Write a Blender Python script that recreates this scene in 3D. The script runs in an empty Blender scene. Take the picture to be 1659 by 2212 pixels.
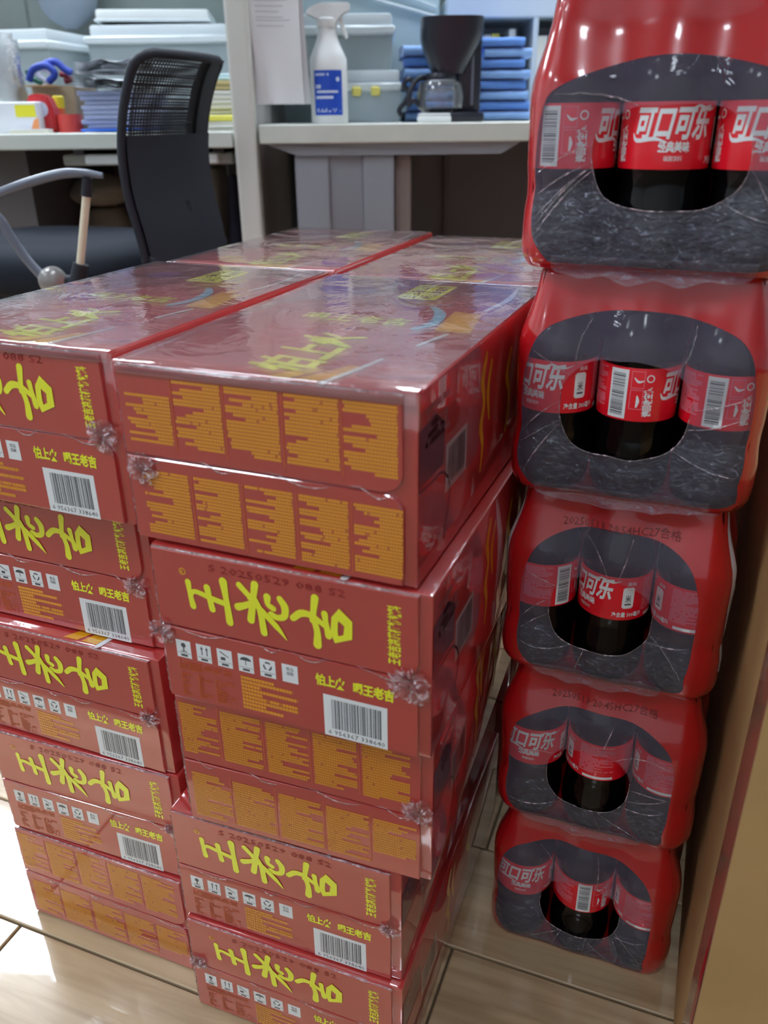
import bpy, bmesh, math, random
from math import sin, cos, pi, sqrt, radians, atan2
from mathutils import Vector, Matrix, noise
sc = bpy.context.scene
COL = sc.collection
# ------------------------------------------------------------------ camera
CAMZ, PITCH, ROLL, FPX = 0.7408, 0.4434, -0.0118, 1795.0
cp_, sp_ = cos(PITCH), sin(PITCH)
FW = Vector((0, cp_, -sp_)); R0 = Vector((1, 0, 0)); U0 = Vector((0, sp_, cp_))
RT = cos(ROLL)*R0 + sin(ROLL)*U0; UP = -sin(ROLL)*R0 + cos(ROLL)*U0
cam = bpy.data.cameras.new('camera'); camo = bpy.data.objects.new('camera', cam); COL.objects.link(camo)
M = Matrix.Identity(4)
for i in range(3):
    M[i][0], M[i][1], M[i][2] = RT[i], UP[i], -FW[i]
M[2][3] = CAMZ
camo.matrix_world = M
cam.sensor_fit = 'HORIZONTAL'; cam.sensor_width = 36; cam.lens = FPX/1659*36
cam.clip_start = 0.02; cam.clip_end = 60
cam.dof.use_dof = True; cam.dof.focus_distance = 0.72; cam.dof.aperture_fstop = 9.0
sc.camera = camo
# ------------------------------------------------------------------ light + exposure
w = bpy.data.worlds.new('world'); sc.world = w; w.use_nodes = True
w.node_tree.nodes['Background'].inputs[0].default_value = (0.85, 0.92, 1, 1)
w.node_tree.nodes['Background'].inputs[1].default_value = 0.4
sc.view_settings.view_transform = 'Standard'; sc.view_settings.look = 'None'
sc.view_settings.gamma = 1; sc.view_settings.use_curve_mapping = False
sc.view_settings.exposure = 0.90
PANEL = 14.0        # strength of the ceiling light panels
CEIL = 2.65
PANELS = [(x, y) for x in (-3.6, -1.8, 0.1, 2.0) for y in (-1.6, 0.2, 2.9, 5.2, 7.6) if (x, y) not in ((0.1, -1.6), (2.0, -1.6), (2.0, 0.2), (-1.8, -1.6), (0.1, 0.2))] + [(-.65, -1.75), (-.30, -.80), (-.9, 1.75), (.7, 1.75)]  # desk-side pair at the end added to brighten the background
# ------------------------------------------------------------------ helpers
def at(px, py, Y=None, z=None, X=None):
    d = FW + RT*((px-829.5)/FPX) - UP*((py-1106)/FPX)
    t = Y/d.y if Y is not None else (X/d.x if X is not None else (z-CAMZ)/d.z)
    return Vector((0, 0, CAMZ)) + d*t
YAW = -0.3719; CY, SY = cos(YAW), sin(YAW)
CC = (0.347, -0.4264)
def cf(x, y, z=0):          # stack frame -> room frame
    dx, dy = x-CC[0], y-CC[1]
    return Vector((dx*CY-dy*SY, dx*SY+dy*CY, z))
def lin(c):
    return tuple((v/255/12.92 if v <= 10 else ((v/255+.055)/1.055)**2.4) for v in c)
MATS = {}
def mat(name, rgb, rough=.5, metal=0, coat=0, coat_rough=.06, ior=1.5, trans=0, bump=0, bscale=40, bdetail=3, var=0, vscale=8, emit=None, alpha=1, stretch=None, spec=.5, sheen=0, coat_ior=1.5):
    if name in MATS: return MATS[name]
    m = bpy.data.materials.new(name); m.use_nodes = True; nt = m.node_tree
    b = nt.nodes['Principled BSDF']; c = lin(rgb)+(1,); b.inputs['Coat IOR'].default_value = coat_ior
    b.inputs['Base Color'].default_value = c; b.inputs['Roughness'].default_value = rough
    b.inputs['Metallic'].default_value = metal; b.inputs['IOR'].default_value = ior
    b.inputs['Coat Weight'].default_value = coat; b.inputs['Coat Roughness'].default_value = coat_rough
    b.inputs['Transmission Weight'].default_value = trans; b.inputs['Alpha'].default_value = alpha
    b.inputs['Specular IOR Level'].default_value = spec; b.inputs['Sheen Weight'].default_value = sheen
    if emit:
        b.inputs['Emission Color'].default_value = lin(rgb)+(1,); b.inputs['Emission Strength'].default_value = emit
    if bump or var:
        tc = nt.nodes.new('ShaderNodeTexCoord'); mp = nt.nodes.new('ShaderNodeMapping')
        nt.links.new(tc.outputs['Object'], mp.inputs[0])
        if stretch: mp.inputs['Scale'].default_value = stretch
    if bump:
        n = nt.nodes.new('ShaderNodeTexNoise'); n.inputs['Scale'].default_value = bscale; n.inputs['Detail'].default_value = bdetail
        nt.links.new(mp.outputs[0], n.inputs['Vector'])
        bp = nt.nodes.new('ShaderNodeBump'); bp.inputs['Strength'].default_value = bump; bp.inputs['Distance'].default_value = .002
        nt.links.new(n.outputs['Fac'], bp.inputs['Height']); nt.links.new(bp.outputs[0], b.inputs['Normal'])
        if coat: nt.links.new(bp.outputs[0], b.inputs['Coat Normal'])
    if var:
        n2 = nt.nodes.new('ShaderNodeTexNoise'); n2.inputs['Scale'].default_value = vscale; n2.inputs['Detail'].default_value = 5
        nt.links.new(mp.outputs[0], n2.inputs['Vector'])
        r = nt.nodes.new('ShaderNodeValToRGB')
        r.color_ramp.elements[0].position = .3; r.color_ramp.elements[1].position = .7
        r.color_ramp.elements[0].color = tuple(v*(1-var) for v in c[:3])+(1,)
        r.color_ramp.elements[1].color = tuple(min(1, v*(1+var)) for v in c[:3])+(1,)
        nt.links.new(n2.outputs['Fac'], r.inputs[0]); nt.links.new(r.outputs[0], b.inputs['Base Color'])
    MATS[name] = m
    return m
def film_mat(name, haze, hazecol, bump, bscale, gloss=1.6, rough=.07, stretch=(1, 1, 1), streak=0, sscale=60, slo=.52):
    """clear shrink film: see-through, a little milky, glossy with crinkles"""
    if name in MATS: return MATS[name]
    m = bpy.data.materials.new(name); m.use_nodes = True; nt = m.node_tree; N = nt.nodes; L = nt.links
    N.remove(N['Principled BSDF']); out = N['Material Output']
    tr = N.new('ShaderNodeBsdfTransparent'); df = N.new('ShaderNodeBsdfDiffuse'); gl = N.new('ShaderNodeBsdfGlossy')
    df.inputs[0].default_value = lin(hazecol)+(1,); gl.inputs['Roughness'].default_value = rough
    m1 = N.new('ShaderNodeMixShader'); m2 = N.new('ShaderNodeMixShader'); fr = N.new('ShaderNodeFresnel'); fr.inputs[0].default_value = 1.5
    mu = N.new('ShaderNodeMath'); mu.operation = 'MULTIPLY'; mu.inputs[1].default_value = gloss; mu.use_clamp = True
    tc = N.new('ShaderNodeTexCoord'); mp = N.new('ShaderNodeMapping'); mp.inputs['Scale'].default_value = stretch
    n = N.new('ShaderNodeTexNoise'); n.inputs['Scale'].default_value = bscale; n.inputs['Detail'].default_value = 4; n.inputs['Distortion'].default_value = 1.2
    bp = N.new('ShaderNodeBump'); bp.inputs['Strength'].default_value = bump; bp.inputs['Distance'].default_value = .004
    L.new(tc.outputs['Object'], mp.inputs[0]); L.new(mp.outputs[0], n.inputs['Vector']); L.new(n.outputs['Fac'], bp.inputs['Height'])
    L.new(bp.outputs[0], gl.inputs['Normal']); L.new(bp.outputs[0], fr.inputs['Normal'])
    m1.inputs[0].default_value = haze
    if streak:
        n3 = N.new('ShaderNodeTexNoise'); n3.inputs['Scale'].default_value = sscale; n3.inputs['Detail'].default_value = 6; n3.inputs['Distortion'].default_value = 2.5
        L.new(mp.outputs[0], n3.inputs['Vector']); mr = N.new('ShaderNodeMapRange'); mr.inputs[1].default_value = slo; mr.inputs[2].default_value = slo+.16
        mr.inputs[3].default_value = haze; mr.inputs[4].default_value = streak; L.new(n3.outputs['Fac'], mr.inputs[0]); L.new(mr.outputs[0], m1.inputs[0])
    L.new(tr.outputs[0], m1.inputs[1]); L.new(df.outputs[0], m1.inputs[2])
    L.new(fr.outputs[0], mu.inputs[0]); L.new(mu.outputs[0], m2.inputs[0])
    L.new(m1.outputs[0], m2.inputs[1]); L.new(gl.outputs[0], m2.inputs[2]); L.new(m2.outputs[0], out.inputs[0])
    MATS[name] = m
    return m
def tag(o, label=None, cat=None, group=None, kind=None):
    if label: o['label'] = label
    if cat: o['category'] = cat
    if group: o['group'] = group
    if kind: o['kind'] = kind
    return o
def empty(name, loc, rz=0, label=None, cat=None, group=None, scale=None):
    o = bpy.data.objects.new(name, None); COL.objects.link(o); o.location = loc; o.rotation_euler = (0, 0, rz)
    o.empty_display_size = .05
    if scale: o.scale = scale
    return tag(o, label, cat, group)
def link(name, mesh, parent=None, loc=None, rz=0):
    o = bpy.data.objects.new(name, mesh); COL.objects.link(o)
    if parent: o.parent = parent
    if loc is not None: o.location = loc
    if rz: o.rotation_euler = (0, 0, rz)
    return o
def copy_tree(o, parent=None):
    c = o.copy(); COL.objects.link(c); c.parent = parent
    if parent: c.matrix_parent_inverse = o.matrix_parent_inverse
    for ch in list(o.children): copy_tree(ch, c)
    return c
class MB:
    def __init__(s): s.bm = bmesh.new()
    def poly(s, pts):
        vs = [s.bm.verts.new(p) for p in pts]
        try: s.bm.faces.new(vs)
        except ValueError: pass
    def box(s, x0, x1, y0, y1, z0, z1, bev=0, seg=2, mtx=None):
        t = bmesh.new(); bmesh.ops.create_cube(t, size=1)
        for v in t.verts: v.co = Vector((x0+(v.co.x+.5)*(x1-x0), y0+(v.co.y+.5)*(y1-y0), z0+(v.co.z+.5)*(z1-z0)))
        if bev: bmesh.ops.bevel(t, geom=t.edges[:], offset=bev, segments=seg, affect='EDGES', profile=.6)
        if mtx: t.transform(mtx)
        s.join(t); return s
    def join(s, t):
        mp = {v: s.bm.verts.new(v.co) for v in t.verts}
        for f in t.faces:
            try: s.bm.faces.new([mp[v] for v in f.verts])
            except ValueError: pass
        t.free()
    def grid(s, P, nu, nv, cu=False, cv=False):
        g = [[s.bm.verts.new(P(i, j)) for j in range(nv)] for i in range(nu)]
        for i in range(nu if cu else nu-1):
            for j in range(nv if cv else nv-1):
                a, b, c, d = g[i][j], g[(i+1) % nu][j], g[(i+1) % nu][(j+1) % nv], g[i][(j+1) % nv]
                try: s.bm.faces.new((a, b, c, d))
                except ValueError: pass
        return g
    def lathe(s, prof, n=24, mtx=None, cap=True):
        t = bmesh.new(); rows = []
        for r, z in prof:
            rows.append([t.verts.new((r*cos(2*pi*k/n), r*sin(2*pi*k/n), z)) for k in range(n)])
        for a, b in zip(rows, rows[1:]):
            for k in range(n): t.faces.new((a[k], a[(k+1) % n], b[(k+1) % n], b[k]))
        if cap:
            t.faces.new(rows[0][::-1]); t.faces.new(rows[-1])
        if mtx: t.transform(mtx)
        s.join(t); return s
    def tube(s, pts, r, n=8, cap=True):
        pts = [Vector(p) for p in pts]; rs = r if isinstance(r, (list, tuple)) else [r]*len(pts)
        rows = []
        nrm = None
        for i, p in enumerate(pts):
            d = (pts[min(i+1, len(pts)-1)]-pts[max(i-1, 0)]).normalized()
            if nrm is None:
                nrm = d.orthogonal().normalized()
            else:
                nrm = (nrm - d*nrm.dot(d)); nrm = nrm.normalized() if nrm.length > 1e-6 else d.orthogonal().normalized()
            bn = d.cross(nrm)
            rows.append([s.bm.verts.new(p+(nrm*cos(2*pi*k/n)+bn*sin(2*pi*k/n))*rs[i]) for k in range(n)])
        for a, b in zip(rows, rows[1:]):
            for k in range(n): s.bm.faces.new((a[k], a[(k+1) % n], b[(k+1) % n], b[k]))
        if cap: s.bm.faces.new(rows[0][::-1]); s.bm.faces.new(rows[-1])
        return s
    def prism(s, poly, y0, y1, mtx=None):
        """poly in (x,z), extruded along y"""
        t = bmesh.new()
        a = [t.verts.new((x, y0, z)) for x, z in poly]; b = [t.verts.new((x, y1, z)) for x, z in poly]
        t.faces.new(a); t.faces.new(b[::-1]); n = len(a)
        for i in range(n): t.faces.new((a[i], b[i], b[(i+1) % n], a[(i+1) % n]))
        if mtx: t.transform(mtx)
        s.join(t); return s
    def mesh(s, name, m=None, smooth=None, fix=True):
        if fix: bmesh.ops.recalc_face_normals(s.bm, faces=s.bm.faces[:])
        me = bpy.data.meshes.new(name); s.bm.to_mesh(me); s.bm.free()
        if m: me.materials.append(m)
        if smooth is not None:
            me.polygons.foreach_set('use_smooth', [True]*len(me.polygons))
            if smooth < 180: 
                try: me.set_sharp_from_angle(angle=radians(smooth))
                except Exception: pass
        return me
    def build(s, name, m, parent=None, loc=None, rz=0, smooth=None, fix=True):
        return link(name, s.mesh(name, m, smooth, fix), parent, loc, rz)
def catmull(pts, k=6):
    P = [Vector(p) for p in pts]; P = [P[0]*2-P[1]]+P+[P[-1]*2-P[-2]]; out = []
    for i in range(1, len(P)-2):
        for j in range(k):
            t = j/k
            out.append(.5*((2*P[i])+(-P[i-1]+P[i+1])*t+(2*P[i-1]-5*P[i]+4*P[i+1]-P[i+2])*t*t+(-P[i-1]+3*P[i]-3*P[i+1]+P[i+2])*t**3))
    out.append(P[-2]); return out
_tx = {}
def text_geo(s, bold=.0, shear=0):
    """triangulated outline of a line of lettering: (verts2d, faces, width)"""
    k = (s, bold, shear)
    if k in _tx: return _tx[k]
    c = bpy.data.curves.new('lettering', 'FONT'); c.body = s; c.resolution_u = 1; c.offset = bold; c.shear = shear
    o = bpy.data.objects.new('lettering', c); COL.objects.link(o)
    dg = bpy.context.evaluated_depsgraph_get(); me = bpy.data.meshes.new_from_object(o.evaluated_get(dg))
    vs = [(v.co.x, v.co.y) for v in me.vertices]; fs = [tuple(p.vertices) for p in me.polygons]
    bpy.data.objects.remove(o); bpy.data.curves.remove(c); bpy.data.meshes.remove(me)
    xs = [v[0] for v in vs]; x0, x1 = min(xs), max(xs)
    vs = [(x-x0, y) for x, y in vs]
    _tx[k] = (vs, fs, x1-x0); return _tx[k]
class Flat(MB):
    """flat print laid out in 2D (mm), mapped on a surface by F(x,y)->Vector (m)"""
    def __init__(s, F): super().__init__(); s.F = F; s.lines = []
    def quad(s, a, b, c, d): s.poly([s.F(*p) for p in (a, b, c, d)])
    def rect(s, x0, y0, x1, y1, nx=1):
        for i in range(nx):
            a, b = x0+(x1-x0)*i/nx, x0+(x1-x0)*(i+1)/nx
            s.quad((a, y0), (b, y0), (b, y1), (a, y1))
    def text(s, t, x, y, h, w=None, rot=0, bold=0, shear=0, sub=False):
        vs, fs, wd = text_geo(t, bold, shear); k = h/.72; kx = (w/wd) if w else k
        c, sn = cos(rot), sin(rot)
        if sub:
            tb = bmesh.new(); tv = [tb.verts.new((px*kx, py*k, 0)) for px, py in vs]
            for f in fs:
                try: tb.faces.new([tv[i] for i in f])
                except ValueError: pass
            bmesh.ops.triangulate(tb, faces=tb.faces[:])
            L = [e for e in tb.edges if e.calc_length() > sub]
            if L: bmesh.ops.subdivide_edges(tb, edges=L, cuts=2)
            bmesh.ops.triangulate(tb, faces=tb.faces[:])
            tb.verts.index_update()
            pts = [(v.co.x, v.co.y) for v in tb.verts]; fs2 = [tuple(v.index for v in f.verts) for f in tb.faces]; tb.free()
            vv = [s.bm.verts.new(s.F(x+px*c-py*sn, y+px*sn+py*c)) for px, py in pts]; fs = fs2
        else:
            vv = [s.bm.verts.new(s.F(x+px*kx*c-py*k*sn, y+px*kx*sn+py*k*c)) for px, py in vs]
        for f in fs:
            try: s.bm.faces.new([vv[i] for i in f])
            except ValueError: pass
    def stroke(s, pts, wd, n=8):
        """brush stroke: pts, widths (mm) with rounded ends"""
        pts = [Vector((p[0], p[1], 0)) for p in pts]
        sm = catmull(pts, 4) if len(pts) > 2 else [pts[0].lerp(pts[1], t/4) for t in range(5)]
        m = len(sm); L, R_ = [], []
        for i, p in enumerate(sm):
            d = (sm[min(i+1, m-1)]-sm[max(i-1, 0)]).normalized(); nn = Vector((-d.y, d.x, 0))
            t = i/(m-1)*(len(wd)-1); j = min(int(t), len(wd)-2); ww = (wd[j]*(1-(t-j))+wd[j+1]*(t-j))/2
            L.append(p+nn*ww); R_.append(p-nn*ww)
            if i in (0, m-1) and ww > .3:
                a0 = atan2(nn.y, nn.x); sg = 1 if i == 0 else -1
                s.poly([s.F(p.x+ww*cos(a0+sg*pi*k/6), p.y+ww*sin(a0+sg*pi*k/6)) for k in range(7)])
        for i in range(m-1): s.quad(L[i][:2], L[i+1][:2], R_[i+1][:2], R_[i][:2])
    def disc(s, x, y, r, n=12): s.poly([s.F(x+r*cos(2*pi*k/n), y+r*sin(2*pi*k/n)) for k in range(n)])
    def ring(s, x, y, r, wd, n=14, a0=0, a1=2*pi):
        for k in range(n):
            a, b = a0+(a1-a0)*k/n, a0+(a1-a0)*(k+1)/n
            s.quad((x+r*cos(a), y+r*sin(a)), (x+r*cos(b), y+r*sin(b)), (x+(r-wd)*cos(b), y+(r-wd)*sin(b)), (x+(r-wd)*cos(a), y+(r-wd)*sin(a)))
    def rows(s, x0, y0, x1, y1, pitch, rnd, ragged='right', dens=.9, rot90=False):
        """lines of tiny unreadable print"""
        y = y1
        W = x1-x0
        while y-pitch*.8 >= y0:
            f = 1 if rnd.random() < .45 else rnd.uniform(.35, 1)
            a, b = (x0, x0+W*f) if ragged == 'right' else (x1-W*f, x1)
            x = a; ch = pitch*.8; s.lines.append((a, y-ch, b, y))
            while x+ch*.5 < b:
                cw = min(ch*rnd.uniform(.8, 1.05), b-x)
                if rnd.random() < dens:
                    for q in range(3):
                        yy = y-ch*(q+.5)/3; h = ch*.17
                        s.quad((x+cw*.04, yy-h), (x+cw*.9, yy-h), (x+cw*.9, yy+h), (x+cw*.04, yy+h))
                    xx = x+cw*rnd.uniform(.2, .7)
                    s.quad((xx, y-ch), (xx+ch*.17, y-ch), (xx+ch*.17, y), (xx, y))
                x += cw*1.08
            y -= pitch
    def under(s):
        """softer ink of the printed lines, under the strokes"""
        f = Flat(lambda x, z: s.F(x, z)+Vector((0, .0001, 0)))
        for a, y0, b, y1 in s.lines: f.quad((a, y0), (b, y0), (b, y1), (a, y1))
        return f.mesh('ingredient_lines', ORG3, fix=False)
    def barcode(s, x0, y0, x1, y1, rnd, vertical=True):
        L = (x1-x0) if vertical else (y1-y0); p = 0
        while p < L-.3:
            wd = rnd.choice((.3, .3, .6, .9))*L/45*1.3; wd = min(wd, L-p)
            if vertical: s.quad((x0+p, y0), (x0+p+wd, y0), (x0+p+wd, y1), (x0+p, y1))
            else: s.quad((x0, y0+p), (x1, y0+p), (x1, y0+p+wd), (x0, y0+p+wd))
            p += wd+rnd.choice((.3, .6, .9))*L/45*1.3
# ------------------------------------------------------------------ materials
CARTON = mat('carton_red', (184, 46, 44), .38, coat=1, coat_rough=.045, bump=.06, bscale=22, var=.08, vscale=5, ior=1.6, coat_ior=2.6)
YEL = mat('print_yellow', (246, 248, 30), .4, coat=1, coat_rough=.12, coat_ior=2.3)
YEL2 = mat('print_gold', (236, 170, 16), .4, coat=1, coat_rough=.12, coat_ior=2.3)
ORG = mat('print_orange', (248, 166, 34), .4, coat=1, coat_rough=.15, coat_ior=2.3)
ORG3 = mat('print_soft_orange', (206, 112, 40), .4, coat=1, coat_rough=.15, coat_ior=2.3)
ORG2 = mat('print_dull_orange', (196, 88, 44), .4, coat=1, coat_rough=.15)
WHT = mat('print_white', (232, 234, 234), .45, coat=1, coat_rough=.15, coat_ior=1.6)
BLK = mat('print_black', (35, 38, 42), .45, coat=.6)
GRYP = mat('print_grey', (150, 155, 160), .45, coat=.6)
EMB = mat('print_dark_red', (140, 24, 28), .4, coat=1)
PALEB = mat('print_pale_blue', (150, 195, 215), .4, coat=1, coat_ior=2.3)
REDFILM = mat('red_shrink_film', (178, 10, 20), .22, coat=1, coat_rough=.05, bump=.10, bscale=28, ior=1.55)
CLEAR = film_mat('clear_film', .10, (205, 190, 222), .4, 30, gloss=.65, streak=.26, sscale=28, slo=.64)
CRINK = film_mat('crinkled_film', .10, (185, 182, 210), .8, 80, gloss=1.1, rough=.10, stretch=(1, 1, 1.8), streak=.40, sscale=95, slo=.57)
GATHER = film_mat('gathered_film', .04, (255, 222, 228), .7, 110, gloss=.9, streak=.55, sscale=80, slo=.50, rough=.1)
COLA = mat('cola_bottle', (7, 5, 6), .12, ior=1.4)
LABELR = mat('bottle_label_red', (236, 20, 40), .3, coat=.5, coat_rough=.1)
CAPR = mat('bottle_cap_red', (190, 12, 20), .35)
PINKP = mat('label_pink_print', (236, 120, 135), .4)
# ------------------------------------------------------------------ structure: room
def struct(name, mb, m, **k):
    o = mb.build(name, m, **k); o['kind'] = 'structure'; return o
RX0, RX1, RY0, RY1 = -4.6, 3.4, -2.6, 9.0
GROUT = mat('floor_grout', (95, 78, 58), .8)
WALL = mat('wall_paint', (205, 208, 208), .7, bump=.05, bscale=80)
CEILM = mat('ceiling_paint', (225, 227, 228), .8, bump=.1, bscale=60)
b = MB(); b.box(RX0, RX1, RY0, RY1, -.12, -.004); floor = struct('floor', b, GROUT)
b = MB(); b.box(RX0, RX1, RY1, RY1+.1, -.1, CEIL+.1); struct('wall_back', b, WALL)
b = MB(); b.box(RX0, RX1, RY0-.1, RY0, -.1, CEIL+.1); struct('wall_front', b, WALL)
b = MB(); b.box(RX0-.1, RX0, RY0, RY1, -.1, CEIL+.1); struct('wall_left', b, WALL)
b = MB(); b.box(RX1, RX1+.1, RY0, RY1, -.1, CEIL+.1); struct('wall_right', b, WALL)
b = MB(); b.box(RX0, RX1, RY0, RY1, CEIL, CEIL+.1); struct('ceiling', b, CEILM)
def wood_mat():
    m = bpy.data.materials.new('wood_look_tile'); m.use_nodes = True; nt = m.node_tree; N = nt.nodes; L = nt.links
    b = N['Principled BSDF']; b.inputs['Roughness'].default_value = .3; b.inputs['Coat Weight'].default_value = 1; b.inputs['Coat Roughness'].default_value = .04; b.inputs['Coat IOR'].default_value = 1.55
    tc = N.new('ShaderNodeTexCoord'); mp = N.new('ShaderNodeMapping'); mp.inputs['Scale'].default_value = (2.2, 26, 1)
    oi = N.new('ShaderNodeObjectInfo'); ad = N.new('ShaderNodeVectorMath'); ad.operation = 'ADD'
    L.new(tc.outputs['Object'], mp.inputs[0]); L.new(mp.outputs[0], ad.inputs[0])
    cx = N.new('ShaderNodeCombineXYZ'); ml = N.new('ShaderNodeMath'); ml.operation = 'MULTIPLY'; ml.inputs[1].default_value = 37
    L.new(oi.outputs['Random'], ml.inputs[0]); L.new(ml.outputs[0], cx.inputs[0]); L.new(ml.outputs[0], cx.inputs[1]); L.new(cx.outputs[0], ad.inputs[1])
    n = N.new('ShaderNodeTexNoise'); n.inputs['Scale'].default_value = 2.2; n.inputs['Detail'].default_value = 8; n.inputs['Distortion'].default_value = .6
    L.new(ad.outputs[0], n.inputs['Vector'])
    r = N.new('ShaderNodeValToRGB'); e = r.color_ramp.elements
    e[0].position = .3; e[0].color = lin((158, 132, 98))+(1,); e[1].position = .66; e[1].color = lin((196, 172, 136))+(1,)
    L.new(n.outputs['Fac'], r.inputs[0]); L.new(r.outputs[0], b.inputs['Base Color'])
    bp = N.new('ShaderNodeBump'); bp.inputs['Strength'].default_value = .12; bp.inputs['Distance'].default_value = .001
    L.new(n.outputs['Fac'], bp.inputs['Height']); L.new(bp.outputs[0], b.inputs['Normal'])
    n2 = N.new('ShaderNodeTexNoise'); n2.inputs['Scale'].default_value = 14; L.new(tc.outputs['Object'], n2.inputs['Vector'])
    bp2 = N.new('ShaderNodeBump'); bp2.inputs['Strength'].default_value = .12; bp2.inputs['Distance'].default_value = .003
    L.new(n2.outputs['Fac'], bp2.inputs['Height']); L.new(bp2.outputs[0], b.inputs['Coat Normal'])
    return m
WOOD = wood_mat()
PW, PL = .130, .838
pb = MB(); pb.box(-PL/2+.0012, PL/2-.0012, -PW/2+.0012, PW/2-.0012, -.006, 0, .0012, 1); plank_me = pb.mesh('plank', WOOD)
# rows run along the carton fronts: joints at y=-.015 and y=.115 in the stack frame
for r_ in range(-2, 22):
    yc = .050+PW*r_
    off = .203 if r_ % 2 == 0 else -.216
    for c_ in range(-3, 3):
        xc = off+PL*(c_+.5)
        p = cf(xc, yc)
        if not (RX0+.5 < p.x < RX1-.5 and p.y > -.2): continue
        if abs(p.x) > 1.7 : continue
        link('plank', plank_me, floor, cf(xc, yc, 0), YAW)
# coarse floor beyond the planks built one by one
# ceiling lights
PM = mat('light_panel_diffuser', (232, 243, 255), .5, emit=PANEL)
FRM = mat('light_panel_frame', (220, 220, 222), .4)
ROWN = {1.75: 'added desk-side', -.80: 'extra front', -1.75: 'foremost', -1.6: 'first', .2: 'second', 2.9: 'third', 5.2: 'fourth', 7.6: 'last'}; COLN = {-.9: 'centre-left', .7: 'centre-right', -.30: 'near-middle', -.65: 'offset', -3.6: 'far left', -1.8: 'left', .1: 'middle', 2.0: 'right'}
for i, (x, y) in enumerate(PANELS):
    e = empty('ceiling_light', (x, y, CEIL-.03), 0, 'square ceiling light panel, %s row from the front, %s column' % (ROWN[y], COLN[x]), 'ceiling light', 'ceiling light panels', scale=(1.7, 1.7, 1) if (x, y) == (-1.8, 2.9) else ((.7, .7, 1) if x in (-.65, -.30) else None))
    b = MB()
    for q in ((-.31, .31, -.31, -.29), (-.31, .31, .29, .31), (-.31, -.29, -.29, .29), (.29, .31, -.29, .29)): b.box(q[0], q[1], q[2], q[3], 0, .03)
    b.build('frame', FRM, e)
    b = MB(); b.box(-.29, .29, -.29, .29, .004, .014); b.build('diffuser', PM, e)
# ------------------------------------------------------------------ drink cartons
CW, CL, CH = .2, .327, .12
def carton_body():
    b = MB(); b.box(0, CW, .0012, CL, .0006, CH-.0006, .0022, 2); return b.mesh('body', CARTON, 40)
def flap_mesh(z0, z1, top):
    # front flap, 1.6 mm proud, rounded where it meets the other flap on the right
    x0, x1, r = .0015, .1915, .011
    pts = [(x0, z0), (x0, z1)] if top else [(x0, z1), (x0, z0)]
    zi = z0 if top else z1; zo = z1 if top else z0; s = 1 if top else -1
    pts = [(x0, zi), (x0, zo), (x1, zo)]
    for k in range(7):
        a = k/6*pi/2
        pts.append((x1-r+r*cos(a), zi+s*(r-r*sin(a))))
    b = MB(); b.prism(pts, -.0016, .0016)
    bmesh.ops.bevel(b.bm, geom=[e for e in b.bm.edges if all(v.co.y < 0 for v in e.verts)], offset=.0007, segments=1, affect='EDGES')
    return b.mesh('flap', CARTON)
FY = -.00185
def face(x, z): return Vector((x/1000, FY, z/1000))
def face_flip(x, z): return Vector(((200-x)/1000-.004, FY, (120-z)/1000))
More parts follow.
